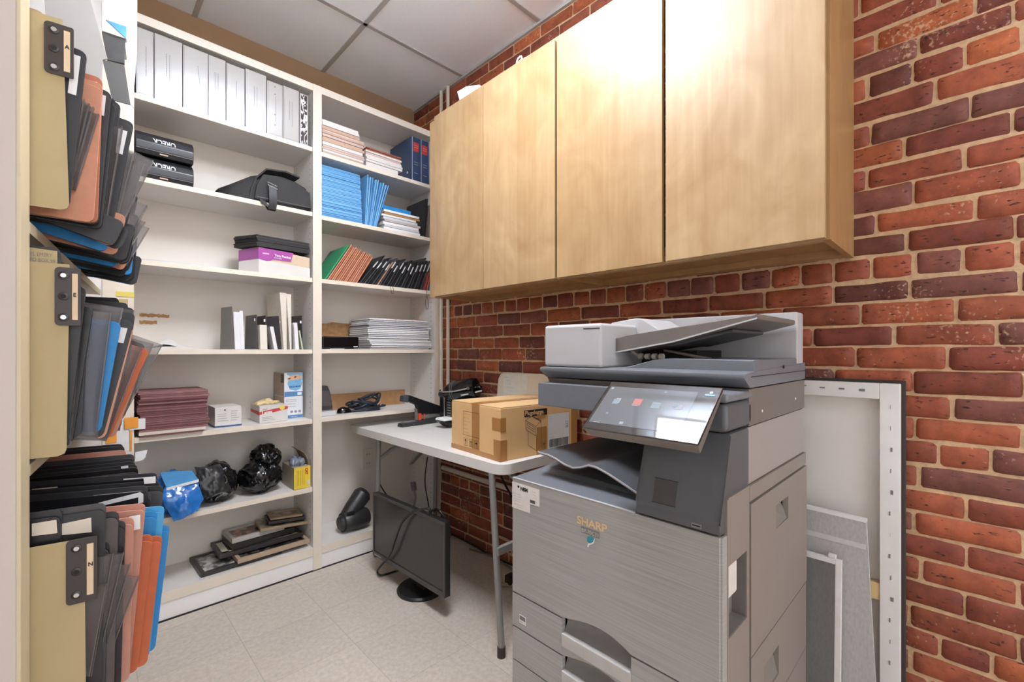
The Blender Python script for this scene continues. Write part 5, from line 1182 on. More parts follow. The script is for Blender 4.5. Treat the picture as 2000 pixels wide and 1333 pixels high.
# ---- framed pictures on the floor shelf
z = ZBASE
def pic_mat(name, a, b, s=22):
    m = bpy.data.materials.new(name); m.use_nodes = True; nt = m.node_tree; bs = nt.nodes['Principled BSDF']
    tc = nt.nodes.new('ShaderNodeTexCoord'); n = nt.nodes.new('ShaderNodeTexNoise'); n.inputs['Scale'].default_value = s; n.inputs['Detail'].default_value = 3; nt.links.new(tc.outputs['Object'], n.inputs['Vector'])
    cr = nt.nodes.new('ShaderNodeValToRGB'); cr.color_ramp.elements[0].position = .42; cr.color_ramp.elements[1].position = .6
    cr.color_ramp.elements[0].color = lin(a); cr.color_ramp.elements[1].color = lin(b); nt.links.new(n.outputs[0], cr.inputs[0]); nt.links.new(cr.outputs[0], bs.inputs['Base Color']); bs.inputs['Roughness'].default_value = .12
    return m
WD = M('frame_wood', (176, 152, 128), .45, .08, 30, stretch=(1, 10, 1)); FK = M('frame_black', (50, 46, 46), .4, .06, 30); GOLDF = M('frame_gold', (148, 128, 100), .4, .12, 30)
def frame(org, rz, w, d, th, label, fm, pm, bw=.018, mat_=None, pitch=0, roll=0):
    t = thing('picture_frame', label, 'picture frame', org, 0, 'picture frames piled on the bottom shelf')
    t.rotation_euler = (roll, pitch, rz)
    mt = wmat(t)
    for nm, b in (('frame_bar', (0, w, 0, bw)), ('frame_bar', (0, w, d - bw, d)), ('frame_bar', (0, bw, bw, d - bw)), ('frame_bar', (w - bw, w, bw, d - bw))):
        q = MB().box(b[0], b[1], b[2], b[3], 0, th, .002); q.bm.transform(mt); q.build(nm, fm, t)
    q = MB().box(bw, w - bw, bw, d - bw, th * .25, th * .7); q.bm.transform(mt); q.build('picture', pm, t)
    if mat_:
        q = MB().box(bw, w - bw, bw, bw * 2.6, th * .7, th * .74).box(bw, bw * 2.6, bw, d - bw, th * .7, th * .74); q.bm.transform(mt); q.build('mount', mat_, t)
    return t
MT = M('mount_cream', (214, 210, 192), .6)
frame((.425, 2.528, z), R(2), .36, .245, .02, 'grey photograph in a dark frame, farthest left and lowest of the pile', FK, pic_mat('photo_grey', (92, 92, 92), (192, 190, 186)))
frame((.573, 2.515, z + .0205), R(1), .345, .255, .022, 'pale wooden frame jutting over the bottom shelf edge', WD, pic_mat('photo_dark', (40, 38, 38), (96, 90, 84)))
frame((.508, 2.575, z + .044), R(0), .395, .205, .021, 'dark frame with a cream mount in the middle of the pile', FK, pic_mat('photo_mid', (60, 58, 56), (120, 112, 104)), mat_=MT)
frame((.568, 2.585, z + .067), R(4), .30, .18, .03, 'thick black box frame in the middle of the pile', M('frame_deep_black', (36, 35, 35), .35, .05, 30), pic_mat('photo_brown', (64, 52, 46), (124, 104, 88)))
frame((.565, 2.59, z + .0985), R(3), .25, .165, .024, 'silver frame holding a warm toned photograph', M('frame_silver', (176, 170, 164), .3, .05, 30), pic_mat('photo_warm', (90, 64, 54), (176, 132, 112)))
frame((.69, 2.58, z + .128), R(-5), .235, .16, .014, 'thin gold frame lying slanted near the top of the pile', GOLDF, pic_mat('photo_green', (110, 106, 92), (170, 160, 144)), .01, pitch=R(4))
frame((.735, 2.60, z + .146), R(-6), .18, .13, .016, 'black edged frame second from the top of the pile', M('frame_dark_brown', (46, 38, 36), .4), pic_mat('photo_umber', (70, 58, 48), (130, 112, 92)), .012, pitch=R(4))
frame((.745, 2.605, z + .165), R(-7), .16, .12, .012, 'topmost frame of the pile, small and gilded', GOLDF, pic_mat('photo_sepia', (120, 98, 74), (176, 150, 116)), .02, pitch=R(4))
# ================================================================== right bay
z = SR[0]; rnd = random.Random(21)
BK = [M('booklet_pink', (196, 172, 160), .6, .08, 60), M('booklet_white', (218, 212, 206), .6, .06, 80), M('booklet_tan', (186, 156, 134), .6, .08, 60)]
zz = z
for i in range(13):
    th = rnd.choice((.012, .016, .019)) if i < 11 else .018
    m = BK[2] if i == 0 else (BK[1] if i > 10 else rnd.choice(BK))
    flat('booklet', .978 + rnd.uniform(-.001, .004), (1.222 if i < 10 else 1.195) + rnd.uniform(-.008, .004), YF + .006 + rnd.uniform(-.003, .006), 2.74, zz, th * .93, m, 'paper bound booklet in the pile beside the middle post, ' + nth(i + 1) + ' from the bottom', 'booklet', 'booklets in the taller pile'); zz += th
zz = z
for i in range(8):
    th = (.03, .014, .013, .016, .014, .012, .008, .010)[i]
    m = BK[1] if i < 3 else (BK[i % 2] if i < 6 else M('booklet_rust', (146, 84, 66), .6, .08, 50))
    flat('booklet', 1.236 + rnd.uniform(-.003, .004), (1.45 if i == 0 else 1.472) + rnd.uniform(-.006, .006), YF + .006 + rnd.uniform(-.003, .006), 2.72, zz, th * .93, m, 'booklet in the shorter pile left of the blue books, ' + nth(i + 1) + ' from the bottom', 'booklet', 'booklets in the shorter pile'); zz += th
NVY = M('book_navy', (40, 62, 92), .4, .06, 40)
for i, (x0, x1) in enumerate(((1.548, 1.612), (1.615, 1.678))):
    t = thing('law_book', ('navy blue hardback with red label standing left of its twin', 'navy blue hardback with red label half hidden behind the wooden cabinet')[i], 'book', ((x0 + x1) / 2, 2.64, z), 0, 'two navy hardbacks')
    MB().box(x0, x1, YF + .012, YF + .016, z, z + .282, .002).box(x0, x0 + .004, YF + .014, 2.78, z, z + .282, .001).box(x1 - .004, x1, YF + .014, 2.78, z, z + .282, .001).build('cover', NVY, t)
    MB().box(x0 + .004, x1 - .004, YF + .018, 2.77, z + .005, z + .275).build('page_block', PAPER, t)
    MB().box(x0 + .012, x1 - .012, YF + .0108, YF + .0118, z + .19, z + .25).build('red_label', M('label_red', (192, 52, 46), .4), t)
    MB().box(x0 + .003, x0 + .0055, YF + .0108, YF + .0118, z, z + .282).build('spine_line', PAPER2, t)
    e = MB()
    for q in (.215, .228, .12, .105, .05): scrib(e, lambda a, b: Vector((x0 + .018 + a, YF + .0104, z + q + b)), 1, .03, .006, rnd)
    e.build('spine_lettering', M('gilt', (196, 176, 150), .4), t)
MB().disc((1.5476, 2.56, z + .062), .008, (-1, 0, 0), 14, .0005).build('white_sticker', PAPER, bpy.data.objects['law_book'])
tag(MB().box(1.50, 1.54, 2.52, 2.54, 2.651, 2.658, .001).build('paper_scrap', PAPER, None, (1.52, 2.53, 2.651)), 'white scrap of paper on top of the right bookcase bay', 'paper')
# ---- blue folders and pads
z = SR[1]; BLS = [M('folder_sky', (104, 166, 214), .6, .05, 40), M('folder_sky_b', (88, 150, 202), .6, .05, 40), M('folder_sky_c', (122, 180, 222), .6, .05, 40)]
zz = z
for i in range(36):
    th = .0079; dx = rnd.uniform(-.002, .003)
    flat('file_folder', .976, 1.212 - .00035 * i * 1.2 + dx, YF + .006 + rnd.uniform(-.002, .004), 2.75, zz, th * (.86 if i % 7 else .7), BLS[i % 3 if rnd.random() < .5 else 0], 'sky blue folder in the tall flat stack, ' + nth(i + 1) + ' from the bottom', 'folder', 'sky blue folders stacked flat'); zz += th
def leaner(name, xb, xt, h, y, t, dep, m, label, cat, group, z, bev=.0008, y2=0):
    o = MB().hexa([(xb, y, z), (xb + t, y, z), (xb + t, y + dep, z), (xb, y + dep, z)], [(xt, y + y2, z + h), (xt + t * .9, y + y2, z + h), (xt + t * .9, y + dep + y2, z + h), (xt, y + dep + y2, z + h)], bev).build(name, m, None, (xb, y + dep / 2, z))
    return tag(o, label, cat, group)
for i in range(9):
    xb = 1.226 + i * .0088; xt = 1.243 + i * .0172
    leaner('file_folder', xb, xt, .30 - .0035 * i - .006 * (i % 2), YF + .004 + .003 * (i % 3), .0072, .24, BLS[(i * 2) % 3], 'sky blue folder leaning right of the flat stack, ' + nth(i + 1) + ' from the left', 'folder', 'sky blue folders leaning', z)
zz = z
ps = [(.016, PAPER, 'white'), (.014, PAPER2, 'grey'), (.018, PAPER, 'white'), (.015, M('pad_taupe', (186, 174, 168), .6, .06, 40), 'taupe'), (.017, PAPER2, 'grey'), (.014, PAPER, 'white'), (.013, M('pad_ochre', (176, 126, 72), .6, .06, 40), 'ochre'), (.016, PAPER, 'white'), (.026, FBLUE, 'bright blue')]
for i, (th, m, cn) in enumerate(ps):
    flat('paper_pad', 1.345 + rnd.uniform(-.008, .012), (1.60 if i < 8 else 1.55) + rnd.uniform(-.02, .012), YF + .012 + rnd.uniform(-.006, .006), 2.72, zz, th * .9, m, cn + ' covered pad in the mixed pile beside the blue folders, ' + nth(i + 1) + ' up', 'paper pad', 'pads in the mixed pile', dz=rnd.uniform(-.0, .001)); zz += th
leaner('dark_binder', 1.634, 1.664, .26, YF + .02, .016, .24, FBLACK, 'black folder standing at the right end of the blue folder shelf', 'folder', None, z); leaner('dark_binder', 1.668, 1.69, .22, YF + .012, .014, .24, M('folder_taupe', (120, 106, 98), .6, .1, 30), 'taupe folder standing at the right end of the blue folder shelf', 'folder', None, z)
# ---- leaning folders on the third right shelf
z = SR[2]
leaner('file_folder', .990, 1.128, .214, YF + .004, .0085, .26, M('folder_green', (40, 146, 100), .55, .05, 30), 'bright green folder leaning against the copper folders', 'folder', None, z)
COPS = [COPPER, M('copper_b', (172, 106, 78), .7, .08, 60), M('copper_c', (198, 132, 100), .7, .06, 60)]
for i in range(15):
    xb = 1.004 + i * .0119; xt = xb + (.216 - .0030 * i - .004 * (i % 3)) * (.64 - .002 * i)
    leaner('file_folder', xb, xt, .216 - .0030 * i - .004 * (i % 3), YF + .004 + .004 * (i % 2), .0085, .24, COPS[i % 3], 'copper brown folder leaning on the third right shelf, ' + nth(i + 1) + ' from the left', 'folder', 'copper folders leaning', z)
BKS = [FBLACK, M('folder_coal', (28, 27, 29), .35, .2, 30), M('folder_slate', (70, 70, 74), .3, .3, 40)]
for i in range(27):
    xb = 1.19 + i * .0162; tk = .0105
    hh = .165 + .02 * math.sin(i * 1.7) + (.03 if i > 20 else 0); xt = xb + hh * (.80 - .017 * i)
    if xt + tk > 1.70: xt = 1.70 - tk
    m = M('folder_tan', (176, 130, 104), .6) if i in (7,) else BKS[i % 3]
    t = leaner('file_folder', xb, xt, hh, YF + .004 + .004 * (i % 3), tk, .24, m, ('tan folder leaning among the black ones' if i == 7 else 'black folder leaning on the third right shelf, ' + nth(i + 1) + ' from the copper ones'), 'folder', 'black folders leaning', z)
    if i % 2 == 0 and i != 7:
        a = Vector((xb + tk * .5, YF + .003, z)).lerp(Vector((xt + tk * .5, YF + .003, z + hh)), .62); b = a + Vector((xt - xb, 0, hh)).normalized() * .05
        dvv = Vector((hh, 0, xb - xt)).normalized() * .0035
        MB().prism([a - dvv, a + dvv, b + dvv, b - dvv], (0, -.0008, 0)).build('label_strip', PAPER2, t)
for i, (m, cn) in enumerate(((M('folder_red', (140, 62, 52), .6, .08, 30), 'dark red'), (M('folder_red_b', (158, 80, 66), .6, .08, 30), 'brick red'), (FBLUE, 'blue'))):
    leaner('file_folder', 1.636 + i * .018, 1.668 + i * .012, .12 - .02 * i, YF + .002, .0115, .2, m, cn + ' folder at the right end of the leaning black folders', 'folder', None, z)
cable([(1.39, YF - .001, z + .004), (1.392, YF - .006, z - .02), (1.395, YF - .007, z - .042), (1.402, YF - .007, z - .045), (1.408, YF - .007, z - .04), (1.408, YF - .005, z - .018), (1.406, YF - .001, z + .004)], .0012, CBL, 'small wire loop hanging from the shelf of leaning folders', 'wire_loop', 6)
p = onY(834, 565, YF - .01)
cable([(p.x, YF + .003, z + .003), (p.x, YF - .008, z - .03), (p.x - .012, YF - .01, z - .085), (p.x - .004, YF - .01, z - .122), (p.x + .008, YF - .01, z - .12), (p.x + .012, YF - .01, z - .09), (p.x + .002, YF - .009, z - .04)], .0014, CBL, 'long grey string loop hanging beside the wooden cabinet', 'string_loop', 6)
# ---- fourth right shelf: set top box and white envelopes
z = SR[3]
sx = thing('set_top_box', 'black glossy set top box lying on the eye level right shelf', 'electronics', (1.08, 2.58, z))
MB().box(.985, 1.20, YF + .024, 2.66, z + .004, z + .072, .008, seg=3).build('body', GLOSSB, sx)
MB().box(.984, 1.012, YF + .03, 2.66, z + .0045, z + .072, .006).build('grey_side', M('side_grey', (110, 106, 104), .4), sx)
for x in (1.03, 1.17): MB().box(x - .01, x + .01, 2.55, 2.63, z, z + .0045).build('rubber_foot', BLACK, sx)
MB().box(1.165, 1.19, YF + .023, YF + .0245, z + .012, z + .017).build('printed_mark', PAPER, sx)
zz = z; rnd = random.Random(31)
EV = [PAPER, PAPER2, M('envelope_grey', (190, 192, 198), .6, .04, 40)]
for i in range(17):
    th = .0112; dx = rnd.uniform(-.016, .012); dy = rnd.uniform(-.004, .01)
    x0 = 1.268 + (0 if i < 3 else (-.01 - .004 * (i > 10))) + dx * .7; x1 = min(1.705, 1.69 + dx + (-.03 if i > 13 else 0))
    flat('envelope', x0, x1, YF + .008 + dy, 2.76, zz, th * rnd.uniform(.6, .95), EV[rnd.randrange(3)] if i else M('box_greige', (176, 168, 162), .7), 'large white envelope in the untidy pile at eye level, ' + nth(i + 1) + ' from the bottom', 'envelope', 'white envelopes in the eye level pile'); zz += th
tag(MB().hexa([(1.40, 2.53, zz), (1.66, 2.53, zz), (1.65, 2.73, zz), (1.42, 2.73, zz)], [(1.40, 2.53, zz + .002), (1.66, 2.53, zz + .002), (1.65, 2.73, zz + .002), (1.42, 2.73, zz + .002)]).build('brown_card', COPPER, None, (1.5, 2.6, zz)), 'thin brown card on top of the white envelope pile', 'card')
# ---- fifth right shelf: laminator, mouse and cable
z = SR[4]
lm = thing('label_printer', 'dark grey small office machine beside the middle post on the right shelf', 'electronics', (1.03, 2.62, z))
MB().prism([(.975, 2.56, z + .03), (.975, 2.56, z + .055), (.975, 2.60, z + .14), (.975, 2.63, z + .165), (.975, 2.72, z + .165), (.975, 2.74, z + .03)], (.085, 0, 0), .004).build('body', M('machine_charcoal', (62, 58, 58), .35, .06, 30), lm)
for q in (.075, .11): MB().prism([(.9745, 2.562 + (q - .055) * .47, z + q), (.9745, 2.564 + (q - .055) * .47, z + q + .006), (.9745, 2.6 + (q - .055) * .47, z + q + .006), (.9745, 2.6 + (q - .055) * .47, z + q)], (.0865, 0, 0)).build('silver_strip', CHROME, lm)
MB().box(.978, 1.07, 2.54, 2.73, z, z + .03, .003).build('base', PAPER2, lm)
MB().box(.98, 1.055, 2.5395, 2.56, z + .03, z + .034).build('silver_tray', STEEL, lm)
ms = tag(None, '', '') if False else thing('computer_mouse', 'black computer mouse on the right shelf in front of the coiled cable', 'mouse', (1.15, 2.60, z))
mb = MB(); bmesh.ops.create_uvsphere(mb.bm, u_segments=20, v_segments=12, radius=1)
for v in mb.bm.verts:
    v.co.z = max(v.co.z, -.02); v.co = Vector((1.15 + v.co.x * .044, 2.61 + v.co.y * .03, z + .0015 + max(0, v.co.z) * .034 * (1 - .25 * v.co.x)))
mb.build('shell', GLOSSB, ms)
MB().box(1.117, 1.123, 2.603, 2.617, z + .026, z + .031, .002).build('scroll_wheel', DGREY, ms)
cl_ = thing('coiled_cable', 'bundle of dark blue coiled extension cable on the right shelf', 'cable', (1.31, 2.63, z))
rnd = random.Random(41)
for i in range(9):
    pts = []; cx, cy = 1.30 + rnd.uniform(-.025, .025), 2.63 + rnd.uniform(-.015, .015); rx, ry = rnd.uniform(.06, .115), rnd.uniform(.03, .055); tl = rnd.uniform(-.25, .25); zb = z + .008 + i * .0065
    for k in range(25):
        a = 2 * math.pi * k / 24 + i; x = rx * math.cos(a); y = ry * math.sin(a)
        pts.append((cx + x * math.cos(tl) - y * math.sin(tl), cy + x * math.sin(tl) + y * math.cos(tl), zb + .014 * math.sin(a * 2 + i) * (i > 2) + max(0, .03 * math.sin(a + 1)) * (i > 4)))
    mz = min(p[2] for p in pts); pts = [(p[0], p[1], p[2] + max(0, z + .0065 - mz)) for p in pts]
    MB().tube(pts, .006, 8).build('cable_loop', M('cable_navy', (34, 40, 52), .45), cl_)
MB().tube([(1.19, 2.60, z + .0065), (1.24, 2.585, z + .0065), (1.30, 2.57, z + .0065), (1.36, 2.575, z + .0065)], .006, 8).build('cable_loop', MATS['cable_navy'], cl_)
MB().tube([(1.37, 2.60, z + .02), (1.38, 2.59, z + .035), (1.37, 2.585, z + .05), (1.355, 2.59, z + .035), (1.36, 2.6, z + .02)], .004, 8).build('cable_tie', M('tie_pink', (196, 160, 150), .5), cl_)
# ================================================================== angled file shelving on the left
UU, NN, FP0 = Vector((.1116, .99375, 0)), Vector((.99375, -.1116, 0)), Vector((-.0607, 1.235, 0))
def FS(s, n, z): return FP0 + UU * s + NN * n + Vector((0, 0, z))
def atS(px, py, s):
    r = ray(px, py); p = FP0 + UU * s; t = (UU.dot(p)) / (UU.dot(r)); q = O3 + r * t; return (q - p).dot(NN), q.z
def sbox(mb, s0, s1, n0, n1, z0, z1, bev=0): return mb.hexa([FS(s0, n0, z0), FS(s0, n1, z0), FS(s1, n1, z0), FS(s1, n0, z0)], [FS(s0, n0, z1), FS(s0, n1, z1), FS(s1, n1, z1), FS(s1, n0, z1)], bev)
fs = thing('file_shelving', 'tall open file shelving unit in the left foreground with cream front edges', 'shelving', tuple(FS(.6, -.15, 0)))
sbox(MB(), -.066, -.0665 + .0666, -.42, -.006, 0, 2.9, 0).build('side_panel', MAUVE, fs)
sbox(MB(), -.066, 0, -.006, .0, 0, 2.9, .001).build('edge_trim', M('trim_yellowish', (200, 187, 156), .5, .03, 20), fs)
sbox(MB(), 0, 1.20, -.42, -.41, 0, 2.9).build('back_panel', PAINT, fs)
for z in (1.443, .985, .46):
    s = sbox(MB(), 0, 1.205, -.41, -.004, z - .02, z, .001).build('shelf', M('shelf_beige', (206, 192, 164), .5, .03, 20), fs)
    sbox(MB(), 0, 1.205, -.004, .0, z - .022, z, .0008).build('edge_band', M('trim_yellowish', (226, 210, 170)), s)
sbox(MB(), .0, 1.205, -.41, -.004, .08, .1).build('shelf', MATS['shelf_beige'], fs)
def dirs(nb, zb, nt, zt):
    v = Vector((nt - nb, zt - zb)); L = v.length; v /= L; return v, Vector((-v.y, v.x)) * 1, L   # up along outer edge; inward
def slabsheet(s, nb, zb, nt, zt, w, th, m, name, parent=None, bulge=0, rad=.012, lean=0, base=None):
    """one upright sheet: outer edge from (nb,zb) to (nt,zt), running w inwards"""
    v, iw, L = dirs(nb, zb, nt, zt)
    o = Vector((nb, zb)); P = []
    for k in range(4): a = R(90 * k / 3); P.append(o + iw * rad * (1 - math.sin(a)) + v * rad * (1 - math.cos(a)) if False else o + iw * (rad - rad * math.sin(a)) + v * (rad - rad * math.cos(a)))
    P = [o + iw * (rad - rad * math.sin(R(q))) + v * (rad - rad * math.cos(R(q))) for q in (0, 30, 60, 90)]
    P += [o + v * L + iw * (rad - rad * math.cos(R(q))) - v * (rad - rad * math.sin(R(q))) for q in (0, 30, 60, 90)]
    P += [o + v * L + iw * w, o + iw * w]
    pts = [FS(s + lean * (q.y - zb), q.x, q.y) for q in P]
    return MB().prism(pts, UU * th, min(.0008, th * .3)).build(name, m, parent, base)
def film(s, nb, zb, nt, zt, w, m, name, parent, seed):
    """clear pocket face: a thin sheet with upright creases that catch the light"""
    v, iw, L = dirs(nb, zb, nt, zt); o = Vector((nb, zb)); r_ = random.Random(seed); nu, nv = 16, 6
    amp = [[r_.uniform(-.0032, .0032) for _ in range(3)] for _ in range(nu + 1)]
    def at(u, t):
        k = int(round(u * nu)); a = amp[k]; off = a[0] * (1 - t) + a[1] * t + a[2] * math.sin(math.pi * t)
        q = o + v * (L * t) + iw * (w * u); return FS(s + off, q.x, q.y)
    return MB().grid(at, nu, nv).build(name, m, parent, ang=80)
def folder(s, bpx, tpx, kind, label, group, th=.012, w=.25, tab=None, lean=0, col=None, zoff=0):
    nb, zb = atS(*bpx, s); nt, zt = atS(*tpx, s)
    t = thing({'clear': 'poly_pocket'}.get(kind, 'file_folder'), label, {'clear': 'plastic pocket'}.get(kind, 'folder'), tuple(FS(s, nb - .1, zb)), 0, group)
    v, iw, L = dirs(nb, zb, nt, zt)
    if kind == 'clear':
        sd = int(bpx[0] * 7 + tpx[1])
        film(s, nb, zb, nt, zt, w, CLEAR, 'front_film', t, sd); film(s + th, nb, zb, nt, zt, w, CLEAR, 'back_film', t, sd + 1)
        o_ = Vector((nb, zb)); e_ = [o_, o_ + v * L, o_ + v * L + iw * .0022, o_ + iw * .0022]
        MB().prism([FS(s - .0036, p.x, p.y) for p in e_], UU * (th + .007)).build('weld_seam', SEAM, t)
        cm_ = col or FBLACK
        k = .03; slabsheet(s + th * .35, nb + iw.x * k + v.x * .004, zb + iw.y * k + v.y * .004, nb + iw.x * k + v.x * L * .93, zb + iw.y * k + v.y * L * .93, w - .04, th * .3, cm_, 'insert', t, lean=lean)
    else:
        m = col or FBLACK
        slabsheet(s, nb, zb, nt - v.x * L * .04, zt - v.y * L * .04, w, th * .4, m, 'front_leaf', t, lean=lean)
        slabsheet(s + th * .55, nb, zb, nt, zt, w, th * .4, m, 'back_leaf', t, lean=lean)
        slabsheet(s + th * .42, nb + iw.x * .012, zb + iw.y * .012, nb + iw.x * .012 + v.x * L * .9, zb + iw.y * .012 + v.y * L * .9, w - .02, th * .12, PAPER2, 'paper_bundle', t, lean=lean)
    if tab:
        a, b, wd = tab       # along the outer edge, fraction range; label width
        o = Vector((nb, zb)); q = [o + v * L * a + iw * .008, o + v * L * b + iw * .008, o + v * L * b + iw * (.008 + wd), o + v * L * a + iw * (.008 + wd)]
        MB().prism([FS(s - .0012 + lean * (p.y - zb), p.x, p.y) for p in q], UU * .0008).build('label', PAPER, t)
    return t
SEAM = clear_mat('weld_seam', (122, 116, 115), .5, .1)
def divider(s, top, bot, topleft, br, letter, label):
    """cream alphabet card with a dark clip-on index holder"""
    nt, zt = atS(*top, s); nb, zb = atS(*bot, s); nl, zl = atS(*topleft, s)
    t = thing('index_divider', label, 'divider card', tuple(FS(s, 0, zb)), 0, 'cream alphabet divider cards')
    pts = [FS(s, nl - .18, zb), FS(s, nb - .012, zb), FS(s, nb - .003, zb + .004), FS(s, nb, zb + .012), FS(s, nt, zt), FS(s, nl - .18, zl)]
    MB().prism(pts, UU * .0012).build('card', CARD, t)
    (n0, z1), (n1, z0) = atS(br[0], br[1], s - .002), atS(br[2], br[3], s - .002)
    P = []
    r_ = .007
    for cx, cz, a0 in ((n1 - r_ * .4, z1 - r_ * .4, 0), (n0 + r_, z1 - r_, 90), (n0 + r_, z0 + r_, 180), (n1 - r_ * .4, z0 + r_ * .4, 270)):
        rr_ = r_ if a0 in (90, 180) else r_ * .4
        for k in range(5): a = R(a0 + 22.5 * k); P.append(FS(s - .0032, cx + rr_ * math.cos(a), cz + rr_ * math.sin(a)))
    HB = M('holder_brown', (58, 50, 48), .4, .05, 40)
    h = MB().prism(P, UU * .003, .0006).build('index_holder', HB, t)
    W = n1 - n0
    for k in range(3):
        q = z1 - (z1 - z0) * (.14 + .36 * k); c = FS(s - .0034, n0 + W * .33, q)
        MB().lathe(c, -UU, [(0, .0078), (.001, .0078), (.0018, .0058)], 20).build('grommet', M('grommet_dark', (40, 36, 35), .3), h)
        MB().disc(c - UU * .0016, .0042, -UU, 14, .0004).build('grommet_hole', CHROME if k != 1 else GAP, h)
    st_ = MB().prism([FS(s - .0042, n0 + W * a, z0 + (z1 - z0) * b) for a, b in ((.66, .1), (.88, .1), (.88, .9), (.66, .9))], UU * .0012, .0005).build('label_strip', M('strip_cream', (214, 190, 160), .55), h)
    text(letter, FS(s - .0045, n0 + W * .7, z0 + (z1 - z0) * (.55 if letter != 'E' else .5)), NN, (0, 0, 1), .011, INK, st_, th=.0003, sx=.9, bold=.0003)
    return t
divider(0.004, (122, 38), (135, 412), (58, 28), (86, 38, 144, 155), 'A', 'cream divider card lettered A on the upper file shelf')
divider(0.004, (136, 517), (130, 890), (58, 511), (107, 521, 158, 637), 'E', 'cream divider card lettered E on the middle file shelf')
divider(0.004, (165, 1052), (168, 1420), (62, 1067), (129, 1058, 190, 1170), 'N', 'cream divider card lettered N on the lowest file shelf')
# ---- upper row
g1 = 'folders on the upper file shelf'
DKB = M('folder_black_gloss', (26, 25, 28), .3, .2, 25); SMK = M('smoke_insert', (84, 76, 76), .5, .12, 25)
up_list = [(.016, (135, 405), (170, 100), 'black', None, (.7, .95, .012)), (.026, (136, 352), (166, 196), 'clear', DKB, None), (.034, (138, 362), (176, 204), 'clear', SMK, None), (.041, (140, 366), (184, 210), 'clear', DKB, None), (.048, (148, 372), (194, 224), 'clear', SMK, None),
           (.055, (182, 436), (201, 162), 'copper', COPPER, None), (.068, (190, 437), (200, 150), 'copper', M('copper_b', (0, 0, 0)), (.82, .95, .03)), (.085, (192, 440), (218, 178), 'black', FBLACK, (.8, .95, .016)),
           (.10, (198, 448), (228, 192), 'black', DKB, (.78, .92, .014)), (.125, (205, 455), (240, 248), 'clear', FBLACK, None), (.15, (207, 458), (236, 200), 'black', FBLACK, (.75, .9, .015)),
           (.175, (214, 466), (262, 238), 'black', FBLACK, (.7, .9, .02)), (.20, (220, 470), (262, 300), 'clear', PAPER2, None), (.225, (222, 472), (300, 314), 'clear', FBLACK, None),
           (.26, (226, 480), (282, 318), 'clear', FBLACK, None), (.30, (232, 486), (262, 300), 'black', DKB, None), (.34, (236, 494), (270, 330), 'black', FBLACK, None), (.38, (238, 500), (288, 402), 'clear', PAPER2, None),
           (.43, (241, 506), (284, 434), 'clear', PAPER, None), (.49, (244, 512), (270, 380), 'black', DKB, None), (.55, (247, 520), (292, 446), 'clear', FBLACK, None), (.62, (252, 530), (272, 420), 'black', FBLACK, None),
           (.69, (256, 538), (268, 430), 'blue', FBLUE, None), (.76, (262, 546), (270, 440), 'black', DKB, None), (.84, (264, 549), (268, 450), 'black', FBLACK, None)]
cnt = {}
def room(lst, i, dflt): return min(dflt, (lst[i + 1][0] - lst[i][0]) * .8 if i + 1 < len(lst) else dflt)
for i, (s, b, t_, kind, colr, tb_) in enumerate(up_list):
    cnt[kind] = cnt.get(kind, 0) + 1
    nm = {'black': 'black file folder', 'clear': 'clear plastic pocket', 'copper': 'copper brown folder', 'blue': 'blue folder'}[kind]
    folder(s, b, t_, kind, nm + ' on the upper file shelf, ' + nth(cnt[kind]) + ' behind the A card', g1, th=room(up_list, i, .011), tab=tb_, col=colr)
# squashed lower ends of the pile: folders sagging over the shelf edge between the others
rnd = random.Random(17); cols = [FBLACK, DKB, FBLUE, COPPER, DKB, FBLACK, DKB, FBLACK]
sag = [u[0] + .0135 for u, v in zip(up_list, up_list[1:]) if v[0] - u[0] > .024]
for i, s in enumerate(sag):
    nb, zb = .108 + rnd.uniform(-.016, .02), 1.424 + rnd.uniform(-.006, .012)
    nt, zt = nb + .014 + rnd.uniform(0, .006), 1.495 + rnd.uniform(-.02, .03)
    k = i % 8
    t = thing('file_folder', {2: 'thin blue', 3: 'thin copper'}.get(k, ('thin black', 'thin glossy black')[i % 2]) + ' folder sagging over the upper file shelf edge, ' + nth(i + 1) + ' from the front', 'folder', tuple(FS(s, nb - .1, zb)), 0, 'sagging folders on the upper file shelf')
    slabsheet(s, nb, zb, nt, zt, .24, .0045, cols[k], 'leaf', t)
    slabsheet(s + .005, nb - .004, zb - .002, nt - .006, zt - .02, .24, .0035, cols[(i + 3) % 8], 'leaf', t)
